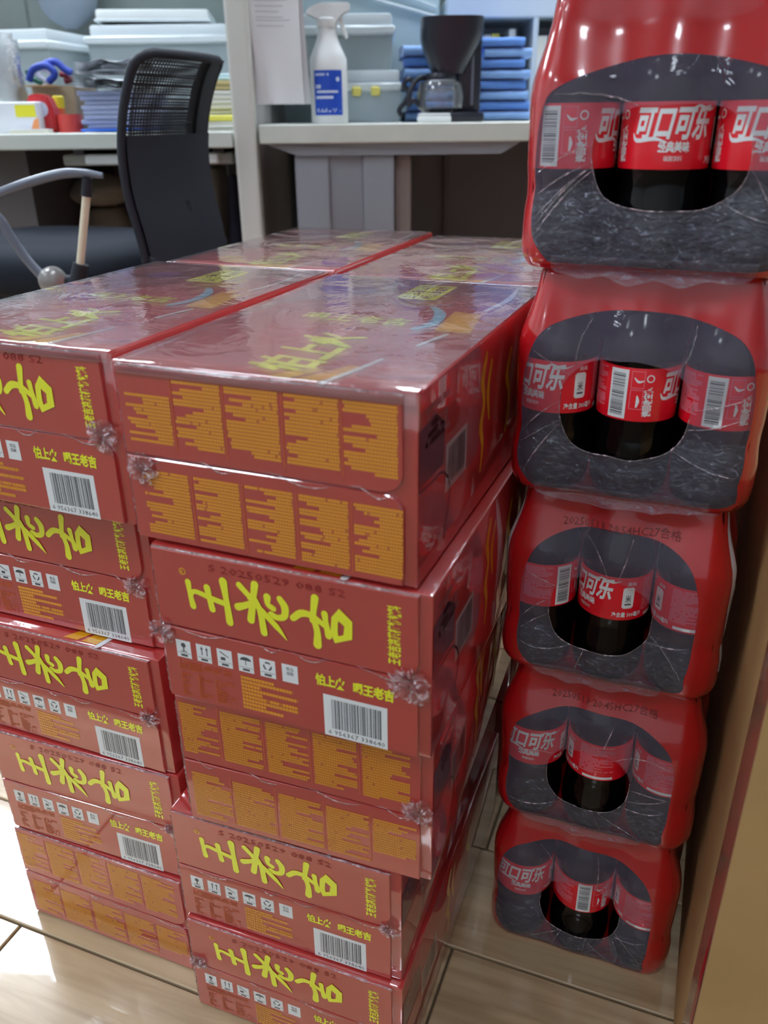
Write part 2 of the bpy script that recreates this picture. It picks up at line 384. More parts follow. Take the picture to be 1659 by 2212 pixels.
def brand_prints():
    out = []
    lift = [0]
    def faceL(x, z): return Vector((x/1000, FY-lift[0], z/1000))
    f = Flat(faceL)
    def S(*q):
        lift[0] = (lift[0]+.00004) % .0004; f.stroke(*q)
    def nxt():
        nonlocal f
        out.append(('brand_character', f.mesh('brand_character', YEL, fix=False), 'yellow brushed character lying on its side')); f = Flat(faceL)
    # three brushed characters lying on their side
    S([(28.9, 97.5), (29.4, 90), (30.8, 80)], (4.6, 3.6, 5.0)); S([(43.5, 96.1), (44.6, 89), (45.9, 80.6)], (5.2, 4.4, 5.0))
    S([(56.5, 103), (57.4, 91.9), (58.6, 73.4)], (6.2, 4.4, 5.6)); S([(29.5, 87.4), (33.5, 91.5), (45, 89.0), (58, 86.5)], (3.6, 3.6, 4.2, 4.2))
    nxt(); S([(68.6, 103), (76.9, 94.8)], (4.6, 4.0)); S([(80.3, 105.6), (78.3, 95.2), (75.2, 78.8)], (5.4, 4.6, 5.6))
    S([(66.2, 86.7), (72.5, 89.3), (80.5, 94.0)], (5.6, 4.6, 3.4)); S([(78.8, 96.6), (82.8, 86.8), (84.4, 71.4)], (3.6, 4.6, 5.2))
    S([(75.4, 95.2), (84.2, 87.2), (94.3, 77.8), (101.2, 69.4)], (3.4, 4.6, 4.4, .5)); S([(88.6, 98.2), (88.8, 93), (92.5, 90.6)], (5.4, 3.8, 4.4))
    S([(97.8, 98.6), (101, 93.4), (100.2, 86.6), (95.2, 84.6), (90.6, 86)], (4.6, 5.6, 4.8, 4.2, 4.6))
    nxt(); S([(122.9, 104.4), (121.6, 96), (120.4, 88)], (5.4, 4.4, 4.2)); S([(120.6, 91.5), (123.4, 81), (123.2, 70.9)], (4.2, 4.6, 6.0))
    S([(106.6, 86.9), (112.6, 91.6), (120.2, 91.3), (129.6, 85.6)], (4.6, 5.2, 4.4, 3.6)); S([(129.2, 94.6), (129.9, 88.5), (131.4, 79.2)], (4.6, 3.8, 4.8))
    out_ = [(139.4, 100.4), (148.2, 92.9), (147.8, 80.2), (135.6, 75.0), (132.8, 82.0), (134.0, 93.4)]
    in_ = [(138.6, 91.6), (142.6, 88.6), (141.8, 82.2), (138.3, 80.6), (137.9, 83.5), (138.2, 89)]
    for i in range(6):
        j = (i+1) % 6; f.quad(out_[i], out_[j], in_[j], in_[i])
    out.append(('brand_character', f.mesh('brand_character', YEL, fix=False), 'yellow brushed character lying on its side'))
    f = Flat(face); f.ring(25.3, 104.6, 2.6, .7); f.text('R', 24.1, 103.2, 2.6, bold=.02)
    out.append(('round_mark', f.mesh('round_mark', YEL2, fix=False), None)); f = Flat(face)
    f.text('王老吉凉茶植物饮料', 179.4, 68.8, 6.6, w=41, rot=pi/2, bold=.03)
    out.append(('upright_lettering', f.mesh('upright_lettering', YEL, fix=False), None)); f = Flat(face)
    f.text('怕上火', 120.2, 41.6, 6.4, w=21.5, bold=.045); f.text('喝王老吉', 147.2, 41.2, 6.4, w=28.5, bold=.045)
    out.append(('slogan_lettering', f.mesh('slogan_lettering', YEL, fix=False), None))
    f = Flat(lambda x, z: Vector((x/1000, FY+.0001, z/1000)))
    f.rect(125.2, 1.8, 170.8, 34.4)
    out.append(('barcode_panel', f.mesh('barcode_panel', WHT, fix=False), None))
    for i, x in enumerate((12.2, 28.6, 45.2, 61.8, 78.6, 95.4)):
        f = Flat(lambda x, z: Vector((x/1000, FY+.0001, z/1000))); f.rect(x, 36.6, x+11.8, 50.5)
        out.append(('symbol_tile', f.mesh('symbol_tile', WHT, fix=False), None))
    rnd = random.Random(4); f = Flat(face)
    f.barcode(131, 8.4, 166.6, 31.4, rnd)
    f.text('6 956367 338640', 128.0, 3.4, 3.6, w=41)
    # handling symbols
    f.disc(18.1, 46.6, 2.0, 8); f.rect(17.6, 42, 18.6, 45); f.rect(15.6, 41.4, 20.6, 42)
    for dx in (0, 4): f.rect(32.6+dx, 42, 33.4+dx, 47.2); f.poly([face(31.8+dx, 46.6), face(34.2+dx, 46.6), face(33+dx, 49)])
    f.stroke([(48, 48.4), (51, 46.6), (54.4, 45)], (1, .8, .6)); f.rect(48, 42, 51.6, 44.4)
    f.poly([face(67.7+4.4*cos(a*pi/8), 45.8+2.8*sin(a*pi/8)) for a in range(9)]); f.rect(67.4, 42.4, 68, 46)
    for a in (90, 210, 330): f.ring(84.5, 45.4, 3.4, 1.2, 5, radians(a-46), radians(a+38))
    f.text('食品', 98.6, 46.0, 2.2, w=5.4); f.text('接触', 98.6, 42.6, 2.2, w=5.4)
    for x in (12.8, 29.2, 45.8, 62.4, 79.2): f.rect(x, 40.2, x+10.6, 40.5); f.rect(x+2.6, 37.7, x+8, 39.4)
    out.append(('black_print', f.mesh('black_print', mat('print_soft_black', (70, 74, 80), .45, coat=1), fix=False), None))
    rnd = random.Random(9); f = Flat(face)
    f.rows(62.5, 4.5, 106, 33, 3.0, rnd, dens=.96)
    out.append(('ingredient_text', f.mesh('ingredient_text', ORG, fix=False), None))
    out.append(('ingredient_lines', f.under(), None))
    f = Flat(face); f.rows(12.5, 26, 56, 33.5, 2.4, rnd); f.rows(13, 5, 22, 24, 2.4, rnd); f.rows(27, 5, 38, 24, 2.4, rnd); f.rows(41, 5, 57, 24, 2.4, rnd)
    out.append(('storage_text', f.mesh('storage_text', ORG2, fix=False), 'faint orange print'))
    f = Flat(face); f.text('S 20250529 088 S2', 46, 108.5, 5.4, w=98)
    out.append(('date_stamp', f.mesh('date_stamp', EMB, fix=False), 'faint stamped date code'))
    return out
def list_prints(F, seed):
    rnd = random.Random(seed); out = []
    f = Flat(F)
    tops = [(7, 40), (43, 76.5), (79.5, 115), (119, 153.5), (156, 189)]
    for i, (a, c) in enumerate(tops): f.rows(a, 68.5, c, 101.5 if i == 0 else 112.5, 2.25, rnd, ragged='left', dens=.98)
    bots = [(12, 47), (51, 84), (88, 121), (125, 157.5), (161, 192)]
    for i, (a, c) in enumerate(bots): f.rows(a, 6.5, c, 51.5, 2.25, rnd, ragged='left', dens=.98)
    out.append(('ingredient_text', f.mesh('ingredient_text', ORG, fix=False), None))
    out.append(('ingredient_lines', f.under(), None))
    f = Flat(F)
    for x in (41.3, 77.8, 117, 154.6): f.rect(x, 67, x+.8, 113)
    for x in (48.8, 85.9, 123, 159): f.rect(x, 5.5, x+.8, 52)
    out.append(('column_rule', f.mesh('column_rule', ORG2, fix=False), None))
    return out
def top_prints():
    out = []
    T = lambda x, y: Vector((x/1000, y/1000, CH-.0004+.0002))
    f = Flat(T)
    f.text('怕上火', 121, 16, 33, w=96, rot=pi/2, bold=.03, shear=.2)
    out.append(('top_slogan', f.mesh('top_slogan', YEL, fix=False), None)); f = Flat(T)
    f.text('喝王老吉', 52, 150, 17, w=84, bold=.02)
    out.append(('top_small_slogan', f.mesh('top_small_slogan', YEL, fix=False), None)); f = Flat(T)
    out_ = (93, 240, 127, 302)
    x0, y0, x1, y1 = out_
    for q in ((x0, y0, x1, y0+5), (x0, y1-5, x1, y1), (x0, y0, x0+4, y1), (x1-4, y0, x1, y1), (108, y0, 111, y1)): f.rect(*q)
    f.text('老吉', 107, 246, 10, w=50, rot=pi/2, bold=.03); f.text('凉茶', 122.5, 246, 10, w=50, rot=pi/2, bold=.03)
    out.append(('square_seal', f.mesh('square_seal', YEL, fix=False), 'square yellow seal with characters'))
    f = Flat(T)
    f.quad((106, 3), (120, 3), (133, 27), (122, 27)); out.append(('gold_band', f.mesh('gold_band', YEL2, fix=False), None)); f = Flat(T)
    f.quad((124, 3), (139, 3), (150, 40), (142, 40)); out.append(('gold_band', f.mesh('gold_band', YEL2, fix=False), None)); f = Flat(T)
    f.quad((160, 141), (186, 141), (178, 200), (155, 206))
    out.append(('gold_band', f.mesh('gold_band', YEL2, fix=False), None))
    for pts, wd in (([(142, 2), (149, 32), (155, 60)], (5, 4, 2)), ([(164, 98), (168, 116), (172, 134)], (3, 4, 4)), ([(176, 215), (182, 260), (178, 310)], (3, 6, 2))):
        f = Flat(T); f.stroke(pts, wd); out.append(('white_swoosh', f.mesh('white_swoosh', WHT, fix=False), None))
    f = Flat(T); f.stroke([(146, 142), (152, 165), (147, 195), (134, 216)], (7, 9, 9, 5))
    out.append(('blue_crescent', f.mesh('blue_crescent', PALEB, fix=False), None))
    f = Flat(T); f.disc(55, 262, 16, 20)
    out.append(('purple_disc', f.mesh('purple_disc', mat('print_purple', (130, 60, 130), .4, coat=1), fix=False), None))
    return out
def side_prints():
    out = []
    F = lambda y, z: Vector((CW+.0002, y/1000, z/1000))
    f = Flat(F); f.rect(50, 42, 94, 74)
    out.append(('side_barcode_panel', f.mesh('side_barcode_panel', mat('print_pink_white', (200, 160, 160), .4, coat=1), fix=False), None))
    f = Flat(lambda y, z: Vector((CW+.0004, y/1000, z/1000))); f.barcode(54, 46, 90, 71, random.Random(3))
    f.text('6 956367 338640', 54, 43, 2.4, w=36)
    out.append(('side_barcode', f.mesh('side_barcode', mat('print_maroon', (96, 40, 48), .4, coat=1), fix=False), None))
    f = Flat(F)
    f.stroke([(136, 108), (128, 92), (134, 76), (128, 60), (134, 44), (130, 26)], (5, 9, 5, 9, 5, 2))
    out.append(('side_lettering', f.mesh('side_lettering', YEL2, fix=False), 'gold brushed lettering')); f = Flat(F)
    f.stroke([(150, 100), (143, 82), (148, 60)], (4, 7, 3)); out.append(('side_lettering', f.mesh('side_lettering', YEL2, fix=False), 'gold brushed lettering')); f = Flat(F); f.stroke([(205, 96), (196, 78), (206, 60), (198, 34)], (4, 9, 5, 3))
    out.append(('side_lettering', f.mesh('side_lettering', YEL2, fix=False), 'gold brushed lettering'))
    f = Flat(F); f.rows(12, 84, 56, 108, 5, random.Random(8), dens=.7)
    out.append(('side_text', f.mesh('side_text', mat('print_dull_pink', (186, 96, 100), .4, coat=1), fix=False), None))
    f = Flat(F); f.stroke([(2, 62), (22, 60), (46, 58), (60, 40), (50, 12)], (2, 2, 2, 2, 2))
    f.poly([F(2, 64), F(46, 64), F(47, 90), F(30, 100), F(2, 98)])
    out.append(('side_emblem', f.mesh('side_emblem', mat('print_wine', (112, 34, 48), .4, coat=1), fix=False), None))
    return out
BODY = carton_body(); FT = flap_mesh(.0612, .1182, True); FB = flap_mesh(.0018, .0596, False)
PB, PA, PA2 = brand_prints(), list_prints(face, 21), list_prints(face_flip, 33)
PT, PS = top_prints(), side_prints()
def gather_mesh(seed, R=.015):
    """puckered rosette where the shrink film was drawn together"""
    rnd = random.Random(seed); nr, na = 7, 40; b = MB()
    ph = [rnd.uniform(0, 2*pi) for _ in range(4)]; kk = [rnd.choice((5, 7, 9, 11)) for _ in range(4)]
    e = [rnd.uniform(.8, 1.25) for _ in range(na)]
    def P(i, j):
        r = R*(i+.6)/nr*(e[j] if i == nr-1 else 1); a = 2*pi*j/na
        h = sum(sin(k*a+p+i*.9) for k, p in zip(kk, ph))*.0011*(1-i/nr*.75)+.0012+rnd.uniform(-.0004, .0004)
        return Vector((r*cos(a), -max(h, .0003), r*.85*sin(a)))
    b.grid(P, nr, na, cv=True)
    return b.mesh('wrap_gather', GATHER, 60, fix=False)
GATH = [gather_mesh(s) for s in (1, 2, 3)]
def seam_mesh(seed):
    rnd = random.Random(seed); b = MB(); z = .060
    x = .012
    while x < .185:
        L = rnd.uniform(.012, .05); n = 8
        pts = [(x+L*k/n, FY-.0008, z+.003*sin(k*.7+seed)+rnd.uniform(-.0006, .0006)) for k in range(n+1)]
        b.tube(pts, [.00045*sin(pi*(k+.3)/(n+.6)) for k in range(n+1)], 5); x += L+rnd.uniform(.004, .03)
    # folded film ridge along the top and upright edges
    for (p0, p1) in (((.002, -.0012, CH-.001), (.192, -.0012, CH-.001)), ((.0005, 0, .004), (.0005, 0, .112))):
        n = 40; p0, p1 = Vector(p0), Vector(p1)
        pts = [p0.lerp(p1, k/n)+Vector((rnd.uniform(-1, 1), rnd.uniform(-1, 1), rnd.uniform(-1, 1)))*.0002 for k in range(n+1)]
        b.tube(pts, [.0005+rnd.uniform(0, .0005) for _ in pts], 5)
    return b.mesh('wrap_crease', GATHER, 60)
SEAM = [seam_mesh(s) for s in (1, 2)]
FINE = ('ingredient_text', 'ingredient_lines', 'storage_text', 'black_print', 'side_text', 'side_barcode', 'column_rule', 'date_stamp', 'upright_lettering')
WRAP = film_mat('wrap_film', .085, (245, 225, 232), .30, 16, gloss=1.5, rough=.05, streak=.20, sscale=22, slo=.60)
def wrap_mesh(top):
    b = MB()
    nx, ns = 24, 30 if top else 12
    path = [(-.0026, CH-.006), (-.0026, CH-.003)]
    if top: path += [(-.0022, CH-.0002), (.0004, CH+.0009)]+[(.0004+(CL-.004)*k/18, CH+.0010) for k in range(1, 19)]
    def Wp(i, j):
        x = .0005+(CW-.001)*i/nx; y, z = path[j]
        n = noise.noise(Vector((x*22, y*22, z*22)))*.0004
        return Vector((x, y-(n+.0003 if z < CH-.001 else 0), z+(abs(n) if z > CH else 0)))
    b.grid(Wp, nx+1, len(path)); b.bm.normal_update()
    if sum(f.normal.y-f.normal.z for f in b.bm.faces) > 0: bmesh.ops.reverse_faces(b.bm, faces=b.bm.faces[:])
    return b.mesh('shrink_wrap', WRAP, 180, fix=False)
WR_T = wrap_mesh(True)
def make_carton(x0, y0, z0, h, dx, dy, r, kind, label, group, top=False, side=False, gl=None, seed=0):
    c = cf(x0+CW/2+dx, y0+CL/2+dy, z0)
    root = empty('drink_carton', c, YAW+r, label, 'carton', group, scale=(1, 1, h/CH))
    off = Vector((-CW/2, -CL/2, 0))
    link('body', BODY, root, off)
    if kind == 'hidden': return root
    link('flap', FT, root, off); link('flap', FB, root, off)
    pr = {'B': PB, 'A': PA, 'A2': PA2}[kind]+(PT if top else [])+(PS if side else [])
    for n, me, lb in pr:
        o = link(n, me, root, off)
        if lb: o['label'] = lb
        if n in FINE: o['kind'] = 'stuff'
    link('wrap_crease', SEAM[seed % 2], root, off)
    if z0 > .45: link('shrink_wrap', WR_T, root, off)
    for i, (gx, gz, gs) in enumerate(gl or []):
        o = link('wrap_gather', GATH[(seed+i) % 3], root, off+Vector((gx, -.0022, gz))); o.scale = (gs*.8, 1, gs*.8)
    return root
zr = [0, .115, .235, .360, .486, .608]; zl = [0, .120, .241, .358, .481, .6066]
GR = 'red herbal tea cartons in the front right column'; GL = 'red herbal tea cartons in the front left column'
g2 = lambda a, c: [(.006, a, .95), (.192, c, 1.0)]
RC = [  # level from floor, dx, dy, r, kind, label, gathers
 (4, .0127, -.0206, -.0176, 'A', 'topmost red carton of front right column, orange ingredient print on its end, lettered top', [(.012, .052, 1.0)]),
 (3, .0211, -.0237, -.0034, 'B', 'red carton second from top, front right column, big yellow characters and clear barcode', [(.002, .056, .9), (.186, .056, 1.25)]),
 (2, .0143, -.0160, .0307, 'A2', 'middle red carton of front right column, orange ingredient print between two yellow-lettered cartons', [(.190, .066, 1.0)]),
 (1, -.0062, -.0155, .0155, 'B', 'red carton second from floor, front right column, shifted left of the one above', [(.190, .060, .7)]),
 (0, -.0017, -.0208, .0052, 'B', 'bottom red carton of the front right column, cut off by the bottom picture edge', [(.008, .066, .8), (.192, .058, .6)])]
for i, (lv, dx, dy, r, k, lb, gl) in enumerate(RC):
    make_carton(0, 0, zr[lv], zr[lv+1]-zr[lv]-.0004, dx, dy, r, k, lb, GR, top=(lv == 4 or lv in (3, 1)), side=True, gl=gl, seed=i)
LC = [
 (4, .0021, .0024, -.0208, 'B', 'topmost red carton of front left column, its left end cut by the picture edge', [(.185, .066, 1.1)]),
 (3, -.0128, .0240, .0012, 'B', 'red carton second from top in the front left column, yellow characters and barcode', [(.184, .056, .9)]),
 (2, -.0091, .0104, -.0018, 'B', 'middle red carton of the front left column, small yellow print and barcode at right', [(.184, .060, .8)]),
 (1, -.0100, .0070, .022, 'B', 'red carton second from floor, front left column, slightly twisted, all symbol tiles showing', [(.188, .060, .7)]),
 (0, -.0080, .0045, -.0034, 'A2', 'bottom red carton of the front left column, orange ingredient print, on the bright floor', [])]
for i, (lv, dx, dy, r, k, lb, gl) in enumerate(LC):
    make_carton(-CW-.006, 0, zl[lv], zl[lv+1]-zl[lv]-.0004, dx, dy, r, k, lb, GL, top=(lv in (4, 2)), side=False, gl=gl, seed=i+1)
yk = CL+.004
for side_, x0, zt, dx, dy, r, word in (('L', -CW-.006, .6015, -.0048, .0281, .0064, 'left'), ('R', 0, .598, -.0032, .0202, .002, 'right')):
    for lv in range(5):
        h = zt/5
        if lv == 4:
            make_carton(x0, yk, h*lv, h-.0004, dx, dy, r, 'B', 'top red carton of the back %s column, nearest the desks, shiny top showing' % word, 'red herbal tea cartons in the back row', top=True, side=(side_ == 'R'), seed=lv)
        else:
            make_carton(x0, yk, h*lv, h-.0004, dx, dy, r, 'hidden', 'red carton %s in the back %s column' % (('on the floor', 'second from the floor', 'in the middle', 'just below the top one')[lv], word), 'red herbal tea cartons in the back row')
# ------------------------------------------------------------------ cola packs
PWX, PDY, PH = .172, .229, .162
BR_ = .0283
BPROF = [(18, 0), (22, .6), (25, 3), (27.4, 9), (28.0, 20), (28.0, 30), (26.3, 44), (25.6, 52), (27.2, 59), (27.5, 61), (27.5, 98), (27.8, 100), (27.9, 106), (26.4, 115), (22.6, 125), (18, 134), (14.4, 141), (13.2, 144), (13.0, 145.5)]
b = MB(); b.lathe([(r/1000, z/1000) for r, z in BPROF], 32); BOT = b.mesh('bottle', COLA, 35)
b = MB(); b.lathe([(.0131, .1455), (.0155, .146), (.0155, .148), (.0136, .1482)], 24)
n_ = 30
b.lathe([(.0140, .1486), (.0142, .149), (.0142, .158), (.0132, .1592), (.0100, .1595)], n_)
for k in range(30):
    a = 2*pi*k/30; b.box(.0140, .0147, -.0004, .0004, .1492, .1578, mtx=Matrix.Rotation(a, 4, 'Z'))
CAP = b.mesh('cap', CAPR, 35)
b = MB(); b.lathe([(.0277, .0612), (.02785, .062), (.02785, .098), (.0277, .0988)], 48, cap=False); LAB = b.mesh('label', LABELR, 35)
RL = .0281
def cyl(s, z):      # arc length mm from the front of the bottle (facing -Y), height mm
    a = s/1000/RL; return Vector((RL*sin(a), -RL*cos(a), z/1000))
def mk_label():
    out = []
    rnd = random.Random(7)
    f = Flat(cyl)
    f.text('可口可乐', -24, 80, 14, w=48, bold=.035, shear=.28, sub=2.5)
    f.stroke([(-26, 81.5), (-23, 77.5), (-12, 78.5), (-4, 76.6)], (.5, 2.4, 2.2, .4))
    f.stroke([(6, 93.5), (14, 96.4), (22, 94), (29, 96)], (.4, 1.4, 1.3, .4))
    f.text('经典美味', -9, 71.5, 4.6, w=19, bold=.03, sub=2.5); f.text('碳酸饮料', -5, 66.2, 2.4, w=11, sub=2.5)
    # badge
    for z0, z1, x0, x1 in ((73, 89.5, 31, 40), (72, 90.5, 32, 39)): f.rect(x0, z0, x1, z1, 4)
    f.text('净含量 300毫升', 24, 64.6, 3.4, w=24, bold=.02, sub=2.5); f.text('美味', 34.0, 92, 2.8, w=7, sub=2.5)
    # text beside barcode, turned
    f.text('请回收空瓶', -32.2, 65, 4.6, w=21, rot=pi/2, bold=.04, sub=2.5)
    f.ring(-34.2, 92, 2.8, .8, 9); f.stroke([(-45, 92.4), (-42, 89.6), (-38, 90.6)], (.5, 1.8, .5)); f.stroke([(-42, 72), (-41.4, 76), (-42, 79.5)], (1.2, 2.4, 1.0))
    out.append(('label_lettering', f.mesh('label_lettering', WHT, fix=False)))
    f = Flat(cyl)
    for (x0, z0, x1, z1) in ((-47, 85, -38, 97), (-47, 70, -38, 84)):
        f.rect(x0, z0, x1, z0+.5, 3); f.rect(x0, z1-.5, x1, z1, 3); f.rect(x0, z0, x0+.5, z1); f.rect(x1-.5, z0, x1, z1)
    f.rows(48, 68, 78, 97, 1.5, rnd, dens=.95); f.rows(-88, 68, -66, 97, 1.5, rnd, dens=.95)
    out.append(('label_fine_print', f.mesh('label_fine_print', PINKP, fix=False)))
    f = Flat(cyl); f.rect(-62, 62.6, -49, 97.4, 6)
    f.rect(52, 62.8, 78, 65.4, 8)
    out.append(('barcode_panel', f.mesh('barcode_panel', WHT, fix=False)))
    f = Flat(lambda s, z: cyl(s, z)*1.004*Vector((1, 1, 1/1.004)) if False else Vector((cyl(s, z).x*1.005, cyl(s, z).y*1.005, z/1000)))
    z = 65
    while z < 95:
        t = rnd.choice((.35, .35, .7, 1.0)); f.rect(-60.4, z, -51, min(z+t, 95.4), 5); z += t+rnd.choice((.4, .4, .8))
    f.text('米', 33.2, 78.0, 5.0, w=4.6, bold=.02); f.rect(33, 75, 38, 76.4, 2)
    out.append(('barcode', f.mesh('barcode', mat('label_grey', (84, 86, 92), .5), fix=False)))
    return out
LBL = mk_label()
# --- film hull
def prof_inset(z):      # mm inset of the film from the pack outline at height z (mm)
    K = [(0, 6.0), (3, 3.2), (8, 1.0), (18, 0), (34, .5), (50, 2.7), (60, 1.3), (80, .9), (98, .5), (106, .6), (114, 1.8), (124, 5.0), (134, 8.4), (144, 11.2), (154, 12.8), (159, 13.8), (161.6, 18.0)]
    for (a, p), (c, q) in zip(K, K[1:]):
        if z <= c:
            t = (z-a)/(c-a); t = max(0, t); return p+(q-p)*t
    return K[-1][1]
def prof_scal(z):
    K = [(0, 1.0), (15, 3.0), (50, 2.4), (100, 2.6), (120, 4.2), (140, 5.0), (155, 3.2), (162, 1.5)]
    for (a, p), (c, q) in zip(K, K[1:]):
        if z <= c: return p+(q-p)*max(0, (z-a)/(c-a))
    return K[-1][1]
RCN = 24.0; XW, YD = PWX*1000, PDY*1000
def hull(per, z, seed, add=0.0):
    """point of the shrink film: per = position along the outline (mm) from the middle of the front-left corner"""
    A = RCN*pi/2; sx, sy = XW-2*RCN, YD-2*RCN; tot = 2*(sx+sy)+4*A
    p = (per+A/2) % tot
    segs = [('c', RCN, RCN, pi, A), ('f', 0, 0, 0, sx), ('c', XW-RCN, RCN, 1.5*pi, A), ('r', 0, 0, 0, sy), ('c', XW-RCN, YD-RCN, 0, A), ('b', 0, 0, 0, sx), ('c', RCN, YD-RCN, .5*pi, A), ('l', 0, 0, 0, sy)]
    for t, cx, cy, a0, L in segs:
        if p <= L+1e-6: break
        p -= L
    if t == 'c':
        a = a0+p/RCN; n = Vector((cos(a), sin(a), 0)); q = Vector((cx+RCN*cos(a), cy+RCN*sin(a), 0))
    elif t == 'f': n = Vector((0, -1, 0)); q = Vector((RCN+p, 0, 0))
    elif t == 'r': n = Vector((1, 0, 0)); q = Vector((XW, RCN+p, 0))
    elif t == 'b': n = Vector((0, 1, 0)); q = Vector((XW-RCN-p, YD, 0))
    else: n = Vector((-1, 0, 0)); q = Vector((0, YD-RCN-p, 0))
    sc_ = 0
    if t in 'fb': sc_ = cos(pi*q.x/(XW/3))**2
    elif t in 'rl': sc_ = cos(pi*q.y/(YD/4))**2
    wob = noise.noise(Vector((q.x*.02+seed*9, q.y*.02, z*.022)))*1.9
    d = prof_inset(z)+sc_*prof_scal(z)+(wob-1.9)*.45-add
    q = q-n*d
    return Vector((q.x, q.y, z))/1000
A_ = RCN*pi/2
FRONTL = (XW-2*RCN)+A_          # outline length of the front patch, corner middle to corner middle
def x2per(x):                   # x (mm, 0..XW) on the front -> outline position
    c = RCN*(1-cos(pi/4))
    if x < RCN:
        x = max(x, c); th = math.acos((RCN-x)/RCN); return RCN*(th-pi/4)
    if x > XW-RCN:
        x = min(x, XW-c); th = math.acos((x-XW+RCN)/RCN); return FRONTL-RCN*(th-pi/4)
    return A_/2+(x-RCN)
XMIN = RCN*(1-cos(pi/4))
def make_pack(name_label, x0, y0, z0, r, rots, win, hole, seed, date=None, wave=False, rows_=4):
    c = cf(x0+PWX/2, y0+PDY/2, z0)
    root = empty('bottle_pack', c, YAW+r, name_label, 'drink pack', 'shrink-wrapped packs of small cola bottles, stacked')
    off = Vector((-PWX/2, -PDY/2, 0))
    for j in range(rows_):
        for i in range(3):
            bo = link('bottle', BOT, root, off+Vector((XW/6*(2*i+1), YD/8*(2*j+1), .6))/1000 if False else off+Vector((PWX/6*(2*i+1), PDY/8*(2*j+1), .0008)))
            link('cap', CAP, bo)
            if j < 2: lb = link('label', LAB, bo)
            if j == 0:
                a = -rots[i]/1000/RL
                for n, me in LBL:
                    o = link(n, me, bo); o.rotation_euler = (0, 0, a); o['kind'] = 'stuff'
    H = lambda p, z, add=0: hull(p, z, seed, add)+off
    # front patch in rings: hole edge -> clear window edge -> outer edge
    wl, wr, wt, wbl, wbr = win; hx0, hx1, hz0, hz1 = hole
    cx, cz = (hx0+hx1)/2, (hz0+hz1)/2
    NA = 120
    rnd = random.Random(seed)
    poly = [(wl+12, 4), (wl, 22), (wl-1, 60), (wl+2, 96), (wl+14, wt-14), ((wl+wr)/2-22, wt-1), ((wl+wr)/2+20, wt-1), (wr-14, wt-14), (wr-2, 94), (wr, 58), (wr-2, 24), (wr-14, 4)]
    pl = [Vector((x, z, 0)) for x, z in poly]
    pc = catmull(pl+[pl[0]], 8)
    pc = [v for v in pc]
    def cross(poly_, a):
        d = Vector((cos(a), sin(a), 0)); o = Vector((cx, cz, 0)); best = None
        for p, q in zip(poly_, poly_[1:]+poly_[:1]):
            e = q-p; den = d.x*e.y-d.y*e.x
            if abs(den) < 1e-9: continue
            t = ((p.x-o.x)*e.y-(p.y-o.y)*e.x)/den; u = ((p.x-o.x)*d.y-(p.y-o.y)*d.x)/den
            if t > 0 and -1e-6 <= u <= 1+1e-6 and (best is None or t > best): best = t
        return best or 50
    rect = [Vector((0, 0, 0)), Vector((XW, 0, 0)), Vector((XW, 161.6, 0)), Vector((0, 161.6, 0))]
    def rectc(a):       # stays in the outline-position space so the patch meets the sides
        dx, dz = cos(a), sin(a); t = 1e9
        if dx > 1e-9: t = min(t, (XW-XMIN-cx)/dx)
        if dx < -1e-9: t = min(t, (XMIN-cx)/dx)
        if dz > 1e-9: t = min(t, (161.6-cz)/dz)
        if dz < -1e-9: t = min(t, (0-cz)/dz)
        return t
    ang = [2*pi*k/NA for k in range(NA)]
    # make sure the rectangle corners get a ray
    for X_, Z_ in ((XMIN, 0), (XW-XMIN, 0), (XW-XMIN, 161.6), (XMIN, 161.6)):
        a = atan2(Z_-cz, X_-cx) % (2*pi); k = min(range(NA), key=lambda q: abs(ang[q]-a)); ang[k] = a
    hw, hh = (hx1-hx0)/2, (hz1-hz0)/2
    def holer(a, k):
        e = 2.6; c_, s_ = abs(cos(a))/hw, abs(sin(a))/hh
        return (c_**e+s_**e)**(-1/e)*(1+.05*noise.noise(Vector((cos(a)*2, sin(a)*2, seed))))
    RC_ = [rectc(a) for a in ang]
    RW = [min(cross(pc, a), RC_[k]*.999) for k, a in enumerate(ang)]
    RH = [min(holer(a, k), RW[k]*.96) for k, a in enumerate(ang)]
    def pt(k, rr, add=0):
        x, z = cx+cos(ang[k])*rr, cz+sin(ang[k])*rr
        return H(x2per(min(max(x, XMIN), XW-XMIN)), min(max(z, 0), 161.6), add)
    def crump(k, rr):
        x, z = cx+cos(ang[k])*rr, cz+sin(ang[k])*rr
        low = max(0, min(1, (hz0+6-z)/20))
        return .9*noise.noise(Vector((x*.12, z*.12, seed*3)))*(.3+1.3*low)+.7*low*abs(noise.noise(Vector((x*.35, z*.35, seed))))
    # clear window, upper part smooth film, lower part crinkled
    b = MB(); b2 = MB(); n1 = 14
    for B_, sel in ((b, 0), (b2, 1)):
        vs = {}
        for k in range(NA):
            lowk = sin(ang[k]) < -.25
            k2 = (k+1) % NA
            if lowk != (sel == 1): continue
            for i in range(n1):
                q = []
                for kk, ii in ((k, i), (k2, i), (k2, i+1), (k, i+1)):
                    if (kk, ii) not in vs:
                        rr = RH[kk]+(RW[kk]-RH[kk])*ii/n1
                        edge = min(ii, n1-ii)/n1*2
                        vs[(kk, ii)] = B_.bm.verts.new(pt(kk, rr, crump(kk, rr)*min(1, edge*2)+(0.5 if ii == 0 else 0)))
                    q.append(vs[(kk, ii)])
                B_.bm.faces.new(q)
    for B_ in (b, b2):
        B_.bm.normal_update()
        if sum(f.normal.y for f in B_.bm.faces) > 0: bmesh.ops.reverse_faces(B_.bm, faces=B_.bm.faces[:])
    b.build('clear_film', CLEAR, root, smooth=180, fix=False)
    b2.build('crinkled_film', CRINK, root, smooth=180, fix=False)
